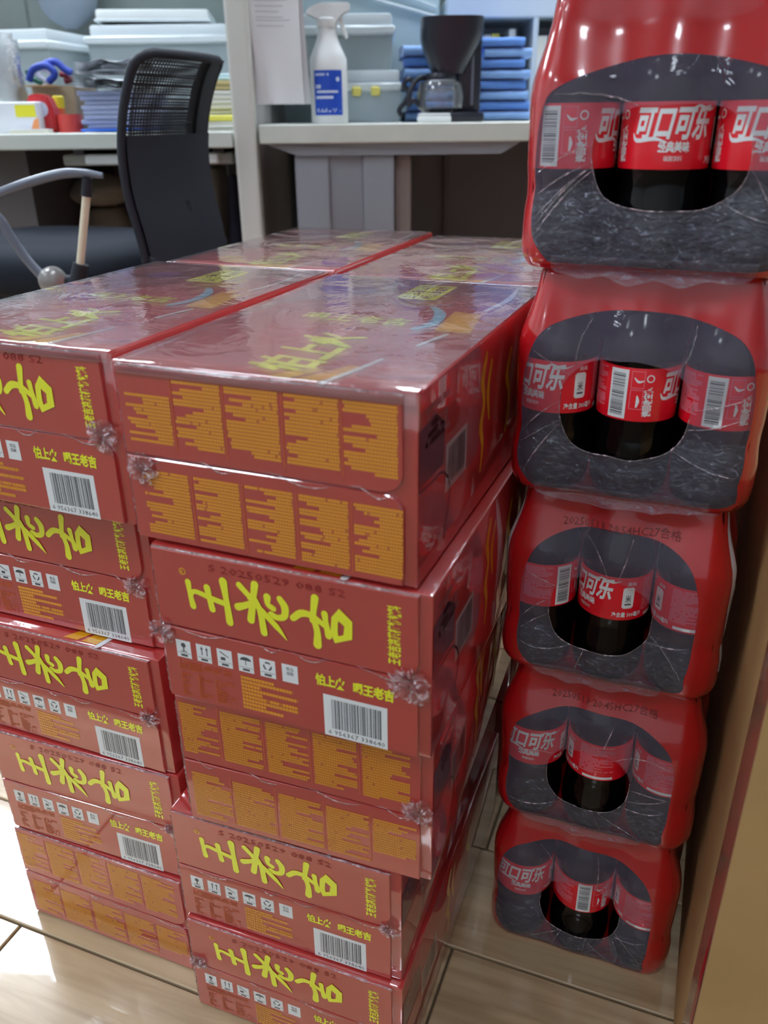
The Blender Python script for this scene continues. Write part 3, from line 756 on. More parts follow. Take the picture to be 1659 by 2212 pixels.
    # red front margin
    b = MB(); n2 = 12
    b.grid(lambda k, i: pt(k, RW[k]+(RC_[k]-RW[k])*i/n2), NA, n2+1, cu=True)
    b.bm.normal_update()
    if sum(f.normal.y for f in b.bm.faces) > 0: bmesh.ops.reverse_faces(b.bm, faces=b.bm.faces[:])
    b.build('red_film', REDFILM, root, smooth=180, fix=False)
    # sides + back + top + bottom
    b = MB(); tot = 2*(XW+YD-4*RCN)+4*A_
    nP = 130; zs = [0, 2, 5, 9, 15, 25, 35, 45, 55, 65, 75, 85, 95, 103, 109, 115, 121, 127, 133, 139, 145, 151, 156, 159, 161.6]
    b.grid(lambda i, j: H(FRONTL+(tot-FRONTL)*i/(nP-1), zs[j]), nP, len(zs))
    # top, follows the caps
    nT = 90; ctr = H(0, 161.6)*0+Vector((0, 0, PH-.0004))
    caps = [(off.x+PWX/6*(2*i+1), off.y+PDY/8*(2*j+1)) for i in range(3) for j in range(4)]
    def topP(i, j):
        e = H(tot*i/nT, 161.6); t = 1-j/8
        p = Vector((e.x*t, e.y*t, 0)); dm = min(sqrt((p.x-a)**2+(p.y-c)**2) for a, c in caps)
        p.z = .1616-max(0, min(.0028, (dm-.013)*.28))*(0 if j == 0 else 1)
        return p
    b.grid(topP, nT, 9, cu=True)
    b.grid(lambda i, j: Vector((H(tot*i/nT, 0).x*(1-j), H(tot*i/nT, 0).y*(1-j), .0001)), nT, 2, cu=True)
    o = b.build('red_film', REDFILM, root, smooth=180, fix=False)
    # rolled rim of the torn-open hole and strained folds
    b = MB()
    rim = [pt(k, RH[k], 1.0) for k in range(NA)]
    lo = [k for k in range(NA) if sin(ang[k]) < .25]; lo.sort(key=lambda k: (ang[k]-pi/2) % (2*pi))
    b.tube([rim[k] for k in lo], [.0003+.0005*abs(noise.noise(Vector((k*.3, seed, 0)))) for k in lo], 6)
    for q in range(9):
        a = rnd.choice((rnd.uniform(-2.6, -.5), rnd.uniform(.3, 2.8), rnd.uniform(-.6, .2), rnd.uniform(2.8, 3.7)))
        k0 = int((a % (2*pi))/(2*pi)*NA); dk = rnd.randint(-9, 9); n = 14; pts = []
        for s in range(n+1):
            t = s/n; k = int(k0+dk*t) % NA; fr = (k0+dk*t) % 1
            rr = RH[k]+(RW[k]-RH[k])*(.02+.9*t); pts.append(pt(k, rr, 1.0).lerp(pt((k+1) % NA, rr, 1.0), fr))
        b.tube(pts, [.00045*sin(pi*(s+.5)/(n+1))+.00008 for s in range(n+1)], 5)
    b.build('film_fold', GATHER, root, smooth=60)
    if z0 > .1 and rows_ == 4:
        b = MB(); xa_, xb_ = wl+14, wr-18
        def SK(i, j):
            t = i/40; x = xa_+(xb_-xa_)*t; edge = sin(pi*t)**.5
            z = 9-(9+(7+4*noise.noise(Vector((x*.06, seed, 2))))*edge)*j/8
            p = H(x2per(x), max(z, 0), .9+1.4*abs(noise.noise(Vector((x*.16, z*.16, seed))))+1.6*max(0, -z)*.12)
            p.z = z/1000
            return p
        b.grid(SK, 41, 9); b.bm.normal_update()
        if sum(f.normal.y for f in b.bm.faces) > 0: bmesh.ops.reverse_faces(b.bm, faces=b.bm.faces[:])
        b.build('film_skirt', CRINK, root, smooth=180, fix=False)
    if date:
        f = Flat(lambda x, z: H(x2per(x), z, .25)); f.text(date, 44, 133.5, 6.2, w=86, sub=4)
        f.build('date_stamp', mat('stamp_dark', (110, 10, 16), .5), root, fix=False)
    if wave:
        for sgn in (0, 1):
            b = MB()
            def W(i, j):
                z = 24+134*i/40; wv = 5+9*max(0, sin((z-20)/138*pi*1.0))*abs(sin((z-30)/128*pi*1.5+.4))
                p0 = -8-2*sin(z*.04); per = (p0-wv*j/3) if sgn == 0 else (FRONTL-p0+wv*j/3)
                return H(per, z, .3)
            b.grid(W, 41, 4); b.build('white_wave_band', mat('film_white_print', (214, 208, 212), .2, coat=1), root, smooth=180, fix=False)
    return root
HOLE = (42, 132, 36, 103)
make_pack('topmost cola bottle pack, lettered label showing in its wide hole, cut by the picture top', .2205, .146, 4*PH, 0.0, (-44, -7, -4), (10, 170, 124, 20, 158), (45, 138, 38, 98), 1)
make_pack('cola bottle pack second from top, barcode label in its hole, glare on red shoulders', .2225, .146, 3*PH, 0.0, (14, -44, -50), (8, 163, 136, 22, 150), (36, 124, 34, 104), 2)
make_pack('cola bottle pack in the middle of the stack, dark date stamp above its window', .2245, .146, 2*PH, -.01, (-78, 22, 62), (17, 150, 134, 30, 140), (40, 118, 30, 96), 3, date='20250513 20:54HC27合格', wave=True)
make_pack('cola bottle pack second from the floor, faint stamp half hidden, milky film under its window', .2275, .146, 1*PH, .0, (0, 62, 66), (12, 150, 128, 20, 140), (46, 116, 28, 90), 4, date='20250513 20:45HC27合格')
make_pack('cola bottle pack standing on the wood-look floor at the bottom of the stack', .2285, .146, 0, .0, (-2, -60, 66), (8, 152, 134, 16, 140), (50, 124, 30, 96), 5)
for k_, wd_ in enumerate(('on the floor', 'second from the floor', 'in the middle', 'second from top', 'on top')):
    make_pack('cola bottle pack %s in the rear stack behind the front packs' % wd_, .224+.003*(k_ % 2), .146+PDY+.008, k_*PH, .0, (0, 60, 20), (10, 160, 128, 20, 150), (50, 124, 34, 96), 10+k_, rows_=1)
# ------------------------------------------------------------------ brown box at right
CARD = mat('brown_cardboard', (176, 138, 88), .75, bump=.25, bscale=60, var=.12, vscale=7)
TAPE = mat('brown_tape', (150, 108, 86), .22, coat=.6, bump=.2, bscale=20)
RTAPE = mat('red_tape', (176, 24, 36), .3, coat=.5)
bx = empty('cardboard_box', cf(.4115, .005, 0), YAW, 'plain brown cardboard box at right edge, beside the cola packs, with red tape strip', 'box')
bw, bd, bh = .34, .56, .50
b = MB()
b.box(0, bw, 0, .003, 0, bh); b.box(0, .003, .003, bd, 0, bh); b.box(bw-.003, bw, .003, bd, 0, bh); b.box(.003, bw-.003, bd-.003, bd, 0, bh); b.box(.003, bw-.003, .003, bd-.003, 0, .003)
b.build('body', CARD, bx)
b = MB(); b.box(.001, bw-.001, .001, bd/2-.001, bh, bh+.003); b.build('flap', CARD, bx)
b = MB(); b.box(.001, bw-.001, bd/2+.001, bd-.001, bh, bh+.003); b.build('flap', CARD, bx)
b = MB(); b.box(-.0004, 0, .002, .052, .004, bh-.01); b.build('tape_strip', TAPE, bx)
b = MB(); rnd = random.Random(5)
F = lambda y, z: Vector((-.0008, y/1000, z/1000))
z = 8
while z < 230:
    ww = (12 if 20 < z < 210 else 6)+rnd.uniform(-1.5, 1.5); z2 = z+rnd.uniform(8, 22)
    b.poly([F(2, z), F(2+ww, z), F(2+ww+rnd.uniform(-1.5, 1.5), z2), F(2, z2)]); z = z2
b.build('red_tape_strip', RTAPE, bx)
# ------------------------------------------------------------------ office behind
DZ = .7305
DESK = mat('desk_laminate', (206, 210, 202), .45, var=.03, vscale=30)
DESKE = mat('desk_edge', (196, 196, 186), .4)
STEEL = mat('grey_steel', (148, 154, 164), .42, bump=.08, bscale=200)
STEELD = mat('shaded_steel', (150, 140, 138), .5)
DARK = mat('dark_panel', (112, 108, 112), .7)
def P(px, py, Y): return at(px, py, Y=Y)
def deskthing(name, px, Y, label, cat, group=None, rz=0, z=DZ):
    p = at(px, 256, Y=Y); return empty(name, (p.x, Y, z), rz, label, cat, group)
# right desk
YD_ = 1.75
x0 = P(538, 100, 1.742).x+.006; x1 = x0+1.25
dk = empty('desk', (x0, YD_, 0), 0, 'light office desk on grey steel leg, holding spray bottle and coffee maker', 'desk')
b = MB(); b.box(0, x1-x0, 0, .72, DZ-.034, DZ, .002, 1); b.build('desktop', DESK, dk)
zA, zB = P(600, 305, YD_).z, P(640, 338, YD_).z
xa, xb, xc, xd = [P(q, 320, YD_).x-x0 for q in (556, 640, 1085, 1125)]; xa = max(xa, .004)
b = MB(); b.prism([(xa, DZ-.0345), (xd, DZ-.0345), (xd, zA-.008), (xc, zB), (xb, zB), (xa, zA-.004)], .02, .09); b.build('support_beam', STEEL, dk)
lx0, lx1, lx2, lx3, lx4 = [P(q, 420, YD_+.03).x-x0 for q in (640, 713, 785, 852, 890)]
b = MB(); b.box(lx0, lx1, .03, .10, 0, zB, .004, 2); b.build('leg_column', STEEL, dk)
b = MB(); b.box(lx2, lx3, .03, .10, 0, zB, .004, 2); b.build('leg_column', STEEL, dk)
b = MB(); b.box(lx3, lx4, .06, .13, 0, zB, .012, 2); b.build('leg_column', STEELD, dk)
PERF = mat('perforated_steel', (134, 140, 152), .45)
nt = PERF.node_tree; tc = nt.nodes.new('ShaderNodeTexCoord'); vo = nt.nodes.new('ShaderNodeTexVoronoi'); vo.inputs['Scale'].default_value = 210; vo.inputs['Randomness'].default_value = 0
rp = nt.nodes.new('ShaderNodeValToRGB'); rp.color_ramp.elements[0].position = .25; rp.color_ramp.elements[0].color = lin((90, 92, 98))+(1,); rp.color_ramp.elements[1].position = .4; rp.color_ramp.elements[1].color = lin((140, 144, 154))+(1,)
nt.links.new(tc.outputs['Object'], vo.inputs['Vector']); nt.links.new(vo.outputs['Distance'], rp.inputs[0]); nt.links.new(rp.outputs[0], nt.nodes['Principled BSDF'].inputs['Base Color'])
b = MB(); b.box(lx1+.001, lx2-.001, .036, .094, .05, zB-.001); b.build('perforated_cover', PERF, dk)
b = MB(); b.box(lx0-.02, lx4+.02, -.02, .5, 0, .04, .01, 2); b.build('foot', STEEL, dk)
b = MB(); b.box(.02, x1-x0-.02, .60, .62, .10, DZ-.036); b.build('modesty_panel', DARK, dk)
b = MB(); b.box(xc+.06-.0, xc+.075, .585, .60, .1, DZ-.036)
mx = P(960, 420, YD_+.58).x-x0
b.bm.free(); b = MB(); b.box(mx, mx+.012, .585, .60, .1, DZ-.036); b.build('panel_joint', mat('panel_joint_grey', (92, 90, 94), .5), dk)
b = MB(); b.box(x1-x0-.05, x1-x0-.02, .05, .60, 0, DZ-.036); b.build('end_panel', STEEL, dk)
# partition between the desks (seen from its end)
PART = mat('partition_frame', (206, 206, 200), .5)
FAB = mat('partition_fabric', (116, 126, 124), .9, bump=.3, bscale=300, var=.06)
YP = 1.742
pl0, pl1 = P(489, 100, YP).x, P(538, 100, YP).x
pt_ = empty('partition', ((pl0+pl1)/2, YP, 0), 0, 'pale upright end of a cubicle partition standing between the two desks', 'partition')
hwp = (pl1-pl0)/2
b = MB(); b.box(-hwp, hwp, 0, .05, 0, 1.45, .006, 2); b.build('end_post', PART, pt_)
b = MB(); b.box(-hwp+.004, hwp-.004, .05, 1.0, .06, 1.43); b.build('fabric_panel', mat('partition_face', (150, 146, 144), .85, bump=.2, bscale=250), pt_)
b = MB(); b.box(hwp-.004, hwp+.004, .055, 1.0, DZ+.06, 1.42); b.build('tile_panel', FAB, pt_)
# back partition
YB = 2.62
bp_ = empty('partition', (0, YB, 0), 0, 'grey fabric partition across the back of both desks', 'partition')
for i in range(4):
    b = MB(); b.box(-1.9+i*.95, -1.9+i*.95+.949, 0, .04, .05, 1.6, .004, 1); b.build('fabric_panel', FAB, bp_)
b = MB(); b.box(-1.92, 1.92, -.005, .045, 0, .05); b.box(-1.92, 1.92, -.005, .045, 1.6, 1.64); b.build('rail', PART, bp_)
# left desk
lzt = P(300, 286, YD_).z; lx = P(-140, 300, YD_).x
xr = pl0-.004
ld = empty('desk', (lx, YD_, 0), 0, 'light office desk cluttered with papers, behind the black mesh chair', 'desk')
b = MB(); b.box(0, xr-lx, 0, .80, lzt-.029, lzt, .002, 1); b.build('desktop', DESK, ld)
b = MB(); b.box(0, xr-lx, .70, .72, .08, lzt-.03); b.build('modesty_panel', DARK, ld)
sx = P(96, 450, 1.9).x-lx
b = MB(); b.box(sx-.32, sx, .10, .70, 0, lzt-.03); b.build('drawer_cabinet', mat('dark_cabinet', (86, 80, 82), .6), ld)
kx0, kx1 = P(136, 345, 1.80).x-lx, xr-lx-.01
kz0, kz1 = P(200, 358, 1.80).z, P(200, 334, 1.80).z
b = MB(); b.box(kx0, kx1, .05, .40, kz0, kz1, .003, 1); b.build('keyboard_tray', mat('tray_grey', (176, 176, 168), .45), ld)
kb0, kb1 = P(186, 345, 1.78).x-lx, P(472, 345, 1.78).x-lx
b = MB(); b.box(kb0, kb1, .02, .06, kz0+.002, kz1+.001, .006, 3); b.build('tray_pad', mat('tray_white', (222, 224, 222), .4), ld)
b = MB(); b.box(kx0+.02, kx0+.04, .06, .3, kz1, lzt-.029); b.box(kx1-.04, kx1-.02, .06, .3, kz1, lzt-.029); b.build('tray_bracket', DARK, ld)
LZ = lzt
# ---- things on the right desk
WPL = mat('white_plastic', (228, 230, 230), .35, sheen=0)
# spray bottle
YS = 1.84; s_ = YS/FPX
sb = deskthing('spray_bottle', 713, YS, 'white trigger spray bottle with a blue label on the desk', 'bottle')
def pxh(y, Y=YS): return P(713, y, Y).z-DZ
b = MB()
prof = [(.034, 0), (.0365, .003), (.0365, pxh(150)), (.036, pxh(128)), (.030, pxh(112)), (.022, pxh(90)), (.018, pxh(72)), (.017, pxh(58))]
b.lathe(prof, 28); b.build('bottle_body', WPL, sb, smooth=40)
b = MB(); b.lathe([(.019, pxh(60)), (.020, pxh(58)), (.020, pxh(42)), (.016, pxh(38))], 20); b.build('collar', WPL, sb, smooth=40)
b = MB(); zt = pxh(6); zb = pxh(36)
b.prism([(-.040, zb+.004), (-.036, zb+.012), (-.022, zt-.004), (-.008, zt), (.044, zt), (.045, zt-.014), (.030, zb+.006), (.018, zb-.012), (-.012, zb-.012), (-.018, zb-.002)], -.012, .012)
bmesh.ops.bevel(b.bm, geom=b.bm.edges[:], offset=.002, segments=2, affect='EDGES'); b.build('spray_head', WPL, sb, smooth=50)
b = MB(); b.tube([(.024, 0, zb+.002), (.030, 0, zb-.018), (.038, 0, zb-.036)], [.005, .004, .003], 8); b.build('trigger', WPL, sb, smooth=50)
RS = .0370
Fs = lambda s, z: Vector((RS*sin(s/1000/RS), -RS*cos(s/1000/RS), z/1000))
zl0, zl1 = pxh(249)*1000, pxh(153)*1000
f = Flat(Fs); f.rect(-30, zl0, 30, zl1, 12); f.build('blue_label', mat('label_blue', (24, 74, 186), .35), sb, fix=False)
RS2 = .0373; Fs2 = lambda s, z: Vector((RS2*sin(s/1000/RS2), -RS2*cos(s/1000/RS2), z/1000))
f = Flat(Fs2); hgt = zl1-zl0
f.rows(-26, zl0+hgt*.86, 4, zl0+hgt*.93, 5, random.Random(1)); f.rows(-26, zl0+hgt*.58, -10, zl0+hgt*.68, 8, random.Random(2)); f.rect(-24, zl0+hgt*.50, 20, zl0+hgt*.55, 8); f.rect(-26, zl0+hgt*.37, 10, zl0+hgt*.43, 8)
f.disc(20, zl0+hgt*.8, 4); f.rows(-24, zl0+hgt*.06, 24, zl0+hgt*.15, 3.4, random.Random(4), dens=.5)
f.build('label_lettering', mat('label_white_print', (205, 215, 235), .4), sb, fix=False)
# hanging papers
pp = at(606, 110, Y=1.70)
YPp = 1.78
hp = empty('hanging_papers', (P(598, 225, YPp).x, YPp, P(606, 225, YPp).z), 0, 'thick sheaf of white printed sheets hanging by the partition, curling at the bottom', 'papers')
PAP = mat('paper_white', (234, 236, 240), .8); PRT = mat('paper_print_grey', (176, 178, 190), .8)
def sheet(dx, dy, w0, w1, hgt_, curl, lean):
    def Pp(i, j):
        t = j/16; u = i/10-.5
        wd = w1+(w0-w1)*t
        return Vector((dx+u*wd+lean*(1-t)**2, dy+curl*(1-t)**2*(.3+u)+.004*sin(u*7+t*3), t*hgt_))
    return Pp
hgt_ = .36
for i, a in enumerate(((0, 0, .112, .080, .36, .02, .012), (-.008, .006, .112, .082, .358, .015, .006), (-.012, .012, .112, .084, .352, .01, .0), (.004, .018, .108, .084, .37, .03, .018))):
    b = MB(); Pp = sheet(*a); b.grid(Pp, 11, 17); b.grid(lambda i_, j_: Pp(i_, j_)+Vector((0, .0006, 0)), 11, 17); o = b.build('sheet', PAP, hp, smooth=180, fix=False)
    if i == 0:
        Pf = sheet(*a); rnd = random.Random(11)
        def Ff(x, z):
            u = x/100*10; t = z/360*16
            i0, j0 = min(int(u), 9), min(int(t), 15)
            A, B, C_, D = Pf(i0, j0), Pf(i0+1, j0), Pf(i0, j0+1), Pf(i0+1, j0+1); fu, ft = u-i0, t-j0
            return (A.lerp(B, fu)).lerp(C_.lerp(D, fu), ft)+Vector((0, -.0008, 0))
        f = Flat(Ff)
        z = 130
        while z < 340:
            f.rect(14, z, 14+rnd.uniform(40, 70), z+1.1, 6); z += rnd.choice((5, 5, 9))
        f.build('print_lines', PRT, o, fix=False)
b = MB(); b.box(-.05, .06, .0, .024, .352, .372, .002, 1); b.build('binder_clip', mat('clip_dark', (60, 62, 66), .4), hp)
# translucent storage boxes
TRB = mat('translucent_box', (206, 220, 224), .25, alpha=.38); TRL = mat('translucent_lid', (205, 214, 218), .3)
def storage(name, px0, px1, y0, y1, Y, depth, label, group, z=DZ, latch=None, rz=0, body=TRB, content=None, ztop=None):
    xa_, xb_ = P(px0, 200, Y).x, P(px1, 200, Y).x; zt_ = P((px0+px1)/2, y0, Y).z; wd = xb_-xa_
    e = empty(name, ((xa_+xb_)/2, Y, z), rz, label, 'storage box', group)
    h = zt_-z; w2 = wd/2
    b = MB(); t = .003; dp = depth; hb = h-.03
    def wall(b, xa, ya, xb, yb_):
        pass
    rows = [(.90, 0), (.90, .004), (.97, hb)]
    for sgn in (-1, 1):
        b.prism([(sgn*w2*.90, 0), (sgn*w2*.97, hb), (sgn*w2*.97-sgn*t, hb), (sgn*w2*.90-sgn*t, 0)], .015, dp-.015)
    b.prism([(-w2*.90, 0), (w2*.90, 0), (w2*.97, hb), (-w2*.97, hb)], .012, .015); b.prism([(-w2*.90, 0), (w2*.90, 0), (w2*.97, hb), (-w2*.97, hb)], dp-.015, dp-.012)
    b.box(-w2*.9, w2*.9, .015, dp-.015, 0, .003)
    b.build('tub', body, e)
    b = MB(); b.box(-w2, w2, 0, dp, hb-.012, hb+.006, .004, 1); b.box(-w2*.94, w2*.94, .02, dp-.02, hb+.006, h, .008, 2); b.build('lid', TRL, e, smooth=40)
    if latch:
        for u in latch:
            b = MB(); b.box(w2*(u-.16), w2*(u+.16), -.008, .0, hb-.02, hb-.002, .003, 1); b.build('latch', mat('latch_yellow', (226, 212, 110), .4), e)
    if content:
        for k, (u0, u1, v1, cm) in enumerate(content):
            b = MB(); b.box(w2*u0, w2*u1, .04, dp-.04, .004, hb*v1, .004, 1); b.build('contents', cm, e)
    return e
MBLU = mat('muted_blue', (88, 116, 150), .7); MGRN = mat('muted_green', (140, 156, 140), .7); MDK = mat('muted_navy', (58, 76, 108), .6)
g_ = 'translucent storage boxes on the desks'
sb1 = storage('storage_box', 742, 868, 150, 256, 1.98, .34, 'grey-blue lidded storage box with yellow latches, lower of the pair behind spray bottle', g_, latch=(-.55, .1), body=mat('box_greyblue', (176, 190, 200), .4))
z2 = P(805, 150, 1.98).z
sb2 = storage('storage_box', 620, 855, 26, 150, 2.02, .30, 'clear storage box full of blue things, upper of the pair behind spray bottle', g_, z=z2+.001, content=((.1, .35, .7, MDK), (.42, .6, .8, MBLU), (.66, .9, .72, mat('muted_teal', (120, 150, 160), .6)), (-.5, .02, .6, MBLU)))
# shelf, cabinet and binders behind
YSH = 2.30
shz = P(1100, 38, YSH).z
xs0 = P(965, 20, YSH).x
sh = empty('shelf_unit', (xs0, YSH, DZ), 0, 'pale blue-white shelf unit holding a row of files behind the blue cloths', 'shelf')
b = MB(); b.box(0, .9, 0, .28, shz-DZ, shz-DZ+.045, .003, 1); b.build('shelf_board', mat('shelf_pale_blue', (196, 208, 222), .4), sh)
b = MB(); b.box(0, .018, .0, .28, 0, shz-DZ); b.build('side_panel', mat('shelf_pale_blue', (0, 0, 0)), sh)
b = MB(); b.box(.88, .9, .0, .28, 0, shz-DZ); b.build('side_panel', mat('shelf_pale_blue', (0, 0, 0)), sh)
b = MB(); b.box(0, .9, .27, .28, 0, shz-DZ); b.build('back_panel', mat('shelf_pale_blue', (0, 0, 0)), sh)
upx = P(1150, 100, YSH).x-xs0
b = MB(); b.box(upx, upx+.012, .0, .25, 0, shz-DZ); b.build('upright', mat('shelf_pale_blue', (0, 0, 0)), sh)
b = MB(); b.box(P(880, 20, YSH).x-xs0, -.002, .02, .26, shz-DZ-.02, shz-DZ+.02, .004, 1); 
cols = [(226, 224, 216), (214, 200, 92), (60, 66, 84), (222, 222, 220), (208, 214, 212), (234, 234, 230), (92, 90, 92), (214, 218, 214), (228, 230, 226), (48, 84, 168), (32, 44, 92), (220, 222, 220), (180, 190, 200)]
names = ['cream', 'yellow', 'dark slate', 'white', 'pale grey', 'bright white', 'charcoal', 'off-white', 'tall white', 'royal blue', 'navy', 'plain white', 'grey-blue']
xx = P(1046, 100, YSH).x; rnd = random.Random(3)
where = ['first from the coffee maker', 'second from the coffee maker', 'third from the coffee maker', 'fourth, left of centre', 'fifth, above the blue cloths', 'sixth, above the blue cloths', 'just left of the shelf upright', 'just right of the shelf upright', 'second past the upright', 'beside the red pack', 'next to the royal blue one', 'behind the red pack', 'last in the row, behind the red pack']
for i, c in enumerate(cols):
    wd = rnd.uniform(.016, .027); 
    if i == 7: xx = max(xx, xs0+upx+.014)
    h = rnd.uniform(.75, .93)*(shz-DZ)
    if xx < xs0+upx+.012 and xx+wd > xs0+upx-.001: xx = xs0+upx+.013
    e = empty('file_folder', (xx+wd/2, YSH+.02, DZ), 0, '%s file on the shelf, %s' % (names[i], where[i]), 'file', 'files on the shelf')
    b = MB(); b.box(-wd/2+.0005, wd/2-.0005, 0, .2, 0, h, .0015, 1); b.build('cover', mat('file_%d' % i, c, .55), e)
    b = MB(); b.box(-wd*.3, wd*.3, -.0006, 0, h*.45, h*.75); b.build('spine_label', mat('paper_white', (0, 0, 0)), e)
    xx += wd
# pale glass-topped box left of the shelf (diagonal edges at the top of the picture)
gp = empty('storage_box', (P(800, 10, 2.42).x, 2.36, DZ), 0, 'large pale teal storage tub on the back of the desk, cut by the picture top', 'storage box', g_)
zt_ = P(800, 12, 2.4).z-DZ
b = MB(); b.box(-.30, .17, 0, .22, 0, zt_+.16, .01, 2); b.build('tub', mat('tub_teal', (178, 198, 204), .35, var=.06, vscale=4), gp, smooth=40)
b = MB(); b.box(-.31, .18, -.01, .23, zt_+.16, zt_+.18, .005, 1); b.build('lid', TRL, gp, smooth=40)
b = MB()
p0, p1 = Vector((-.2, -.006, zt_+.06)), Vector((.16, -.006, zt_-.03)); b.tube([p0, p1], .004, 6); b.tube([p0+Vector((.06, 0, .03)), p1+Vector((0, 0, .02))], .003, 6); b.build('rib', TRL, gp)
# coffee maker
YC = 1.88
BLP = mat('black_plastic', (36, 37, 48), .3)
cm = deskthing('coffee_maker', 985, YC, 'black drip coffee maker with a tapered brew head and glass jug', 'coffee maker')
def cz_(y): return P(985, y, YC).z-DZ
def cxx(x, y=150): return P(x, y, YC).x-cm.location.x
b = MB()
ztop, zmid = cz_(34), cz_(158)
def head(i, j):
    t = j/8; a = 2*pi*i/28
    xl = cxx(910)+(cxx(938)-cxx(910))*max(0, (t-.35)/.65)**1.3; xr_ = cxx(1046)+(cxx(1006)-cxx(1046))*max(0, (t-.3)/.7)**1.1
    c_ = (xl+xr_)/2; rx = (xr_-xl)/2; ry = .07*(1-.3*t)
    e = .55; X = math.copysign(abs(cos(a))**e, cos(a)); Y_ = math.copysign(abs(sin(a))**e, sin(a))
    return Vector((c_+rx*X, .055+ry*Y_, ztop+(zmid-ztop)*t))
g = b.grid(head, 28, 9, cu=True); b.bm.faces.new([r[0] for r in g]); b.bm.faces.new([r[-1] for r in g][::-1])
b.build('brew_head', BLP, cm, smooth=40)
b = MB(); b.box(cxx(992), cxx(1044), .03, .15, .016, ztop-.003, .008, 2); b.build('water_tank', BLP, cm, smooth=40)
b = MB(); b.box(cxx(1020), cxx(1027), .027, .031, .03, ztop-.03, .002, 1); b.build('water_gauge', mat('gauge_grey', (96, 98, 112), .2), cm)
b = MB(); b.box(cxx(925), cxx(1046), -.03, .16, 0, .018, .006, 2); b.build('base', BLP, cm, smooth=40)
GLS = mat('jug_glass', (240, 245, 250), .02, trans=1, ior=1.1)
jc = cxx(955); z0j = .0185; zt2 = cz_(162)-.002
b = MB(); b.lathe([(.038, z0j), (.048, z0j+.008), (.050, z0j+.03), (.044, z0j+.055), (.033, zt2-.012), (.030, zt2)], 32, Matrix.Translation((jc, .03, 0)), cap=False)
b.lathe([(.0335, z0j+.002), (.0335, z0j+.0025)], 32, Matrix.Translation((jc, .03, 0)))
jug = b.build('glass_jug', film_mat('thin_glass', .10, (200, 205, 215), .1, 10, gloss=2.4, rough=.03), cm, smooth=40)
b = MB(); b.lathe([(.0325, zt2-.004), (.033, zt2), (.031, zt2+.006)], 28, Matrix.Translation((jc, .03, 0))); b.build('jug_lid', BLP, jug, smooth=40)
hx = cxx(882, 210)
b = MB(); pts = catmull([(jc-.028, .02, zt2-.002), (jc-.046, .015, zt2-.004), (jc-.062, .01, zt2-.022), (jc-.066, .01, zt2-.05), (jc-.058, .012, z0j+.022), (jc-.044, .018, z0j+.014)], 6); b.tube(pts, .0052, 8); b.build('jug_handle', BLP, jug, smooth=60)
b = MB(); b.lathe([(.0345, zt2-.014), (.0348, zt2-.010), (.0330, zt2-.006)], 28, Matrix.Translation((jc, .03, 0)), cap=False); b.build('jug_band', mat('band_steel', (160, 165, 175), .3, metal=.6), jug)
# cable behind the machine
b = MB(); q = lambda x, y: P(x, y, 1.96)
b.tube(catmull([q(868, 250), q(862, 238), q(874, 222), q(884, 200), q(872, 186), q(880, 172), q(893, 176)], 6), .005, 8)
o = b.build('power_cable', BLP, None, smooth=60); tag(o, 'black power cable looped at the left of the coffee maker', 'cable')
wb = deskthing('white_block', 939, 1.79, 'small white rounded plastic tub in front of the glass jug', 'tub')
hw_ = (P(975, 250, 1.79).x-P(903, 250, 1.79).x)/2
b = MB(); b.box(-hw_, hw_, 0, .05, 0, .012, .004, 2); b.build('tub', WPL, wb, smooth=40)
b = MB(); b.box(-hw_*.96, hw_*.96, .002, .048, .012, .0165, .003, 2); b.build('lid', WPL, wb, smooth=40)
# blue folded cloths
BLU = mat('blue_cloth', (100, 148, 226), .85, bump=.5, bscale=60, var=.18, vscale=14, sheen=.3)
BLU2 = mat('light_blue_cloth', (142, 182, 238), .85, bump=.5, bscale=60, var=.15, vscale=14, sheen=.3)
def cloth_mesh(w_, d_, h_, seed, m):
    b = MB(); rnd = random.Random(seed)
    nx, ns = 14, 20
    def Pc(i, j):
        u = i/nx-.5; a = 2*pi*j/ns
        e = .45; Y_ = math.copysign(abs(cos(a))**e, cos(a)); Z_ = math.copysign(abs(sin(a))**e, sin(a))
        n = noise.noise(Vector((u*3+seed, Y_*1.5, Z_+seed)))
        n2 = noise.noise(Vector((u*5+seed*2, Y_*2.2, 3)))
        return Vector((u*w_+n2*.006, d_/2+Y_*d_/2*(1+n*.03)+n*.004, h_/2+Z_*h_/2*(1-.0*u)+(n2*.0012 if Z_ > -.2 else 0)))
    g = b.grid(Pc, nx+1, ns, cv=True); b.bm.faces.new(g[0]); b.bm.faces.new(g[-1][::-1])
    return b.mesh('folded_cloth', m, 60)
def cloth_stack(px0, px1, ytop, Y, n, side, seed):
    xa_, xb_ = P(px0, 200, Y).x, P(px1, 200, Y).x; H_ = P(px0, ytop, Y).z-DZ; rnd = random.Random(seed)
    hs = H_/n
    ords = ['at the bottom', 'second from bottom', 'third from bottom', 'fourth from bottom', 'fifth from bottom', 'sixth from bottom', 'seventh from bottom', 'eighth from bottom', 'ninth from bottom']
    for k in range(n):
        wd = (xb_-xa_)*(1.02 if k < n-3 else .97)+rnd.uniform(-.004, .004); ms = cloth_mesh(wd, .24, hs*.995, seed*10+k, BLU if k % 2 else BLU2)
        lb = 'folded blue cloth %s of the pile %s' % ('on top' if k == n-1 else ords[k], side)
        o = link('folded_cloth', ms, None, ((xa_+xb_)/2+rnd.uniform(-.008, .008), Y+rnd.uniform(-.005, .005), DZ+hs*k), rnd.uniform(-.04, .04)); tag(o, lb, 'cloth', 'folded blue cloths behind the coffee maker')
cloth_stack(1036, 1140, 78, 2.03, 8, 'right of the coffee maker', 2)
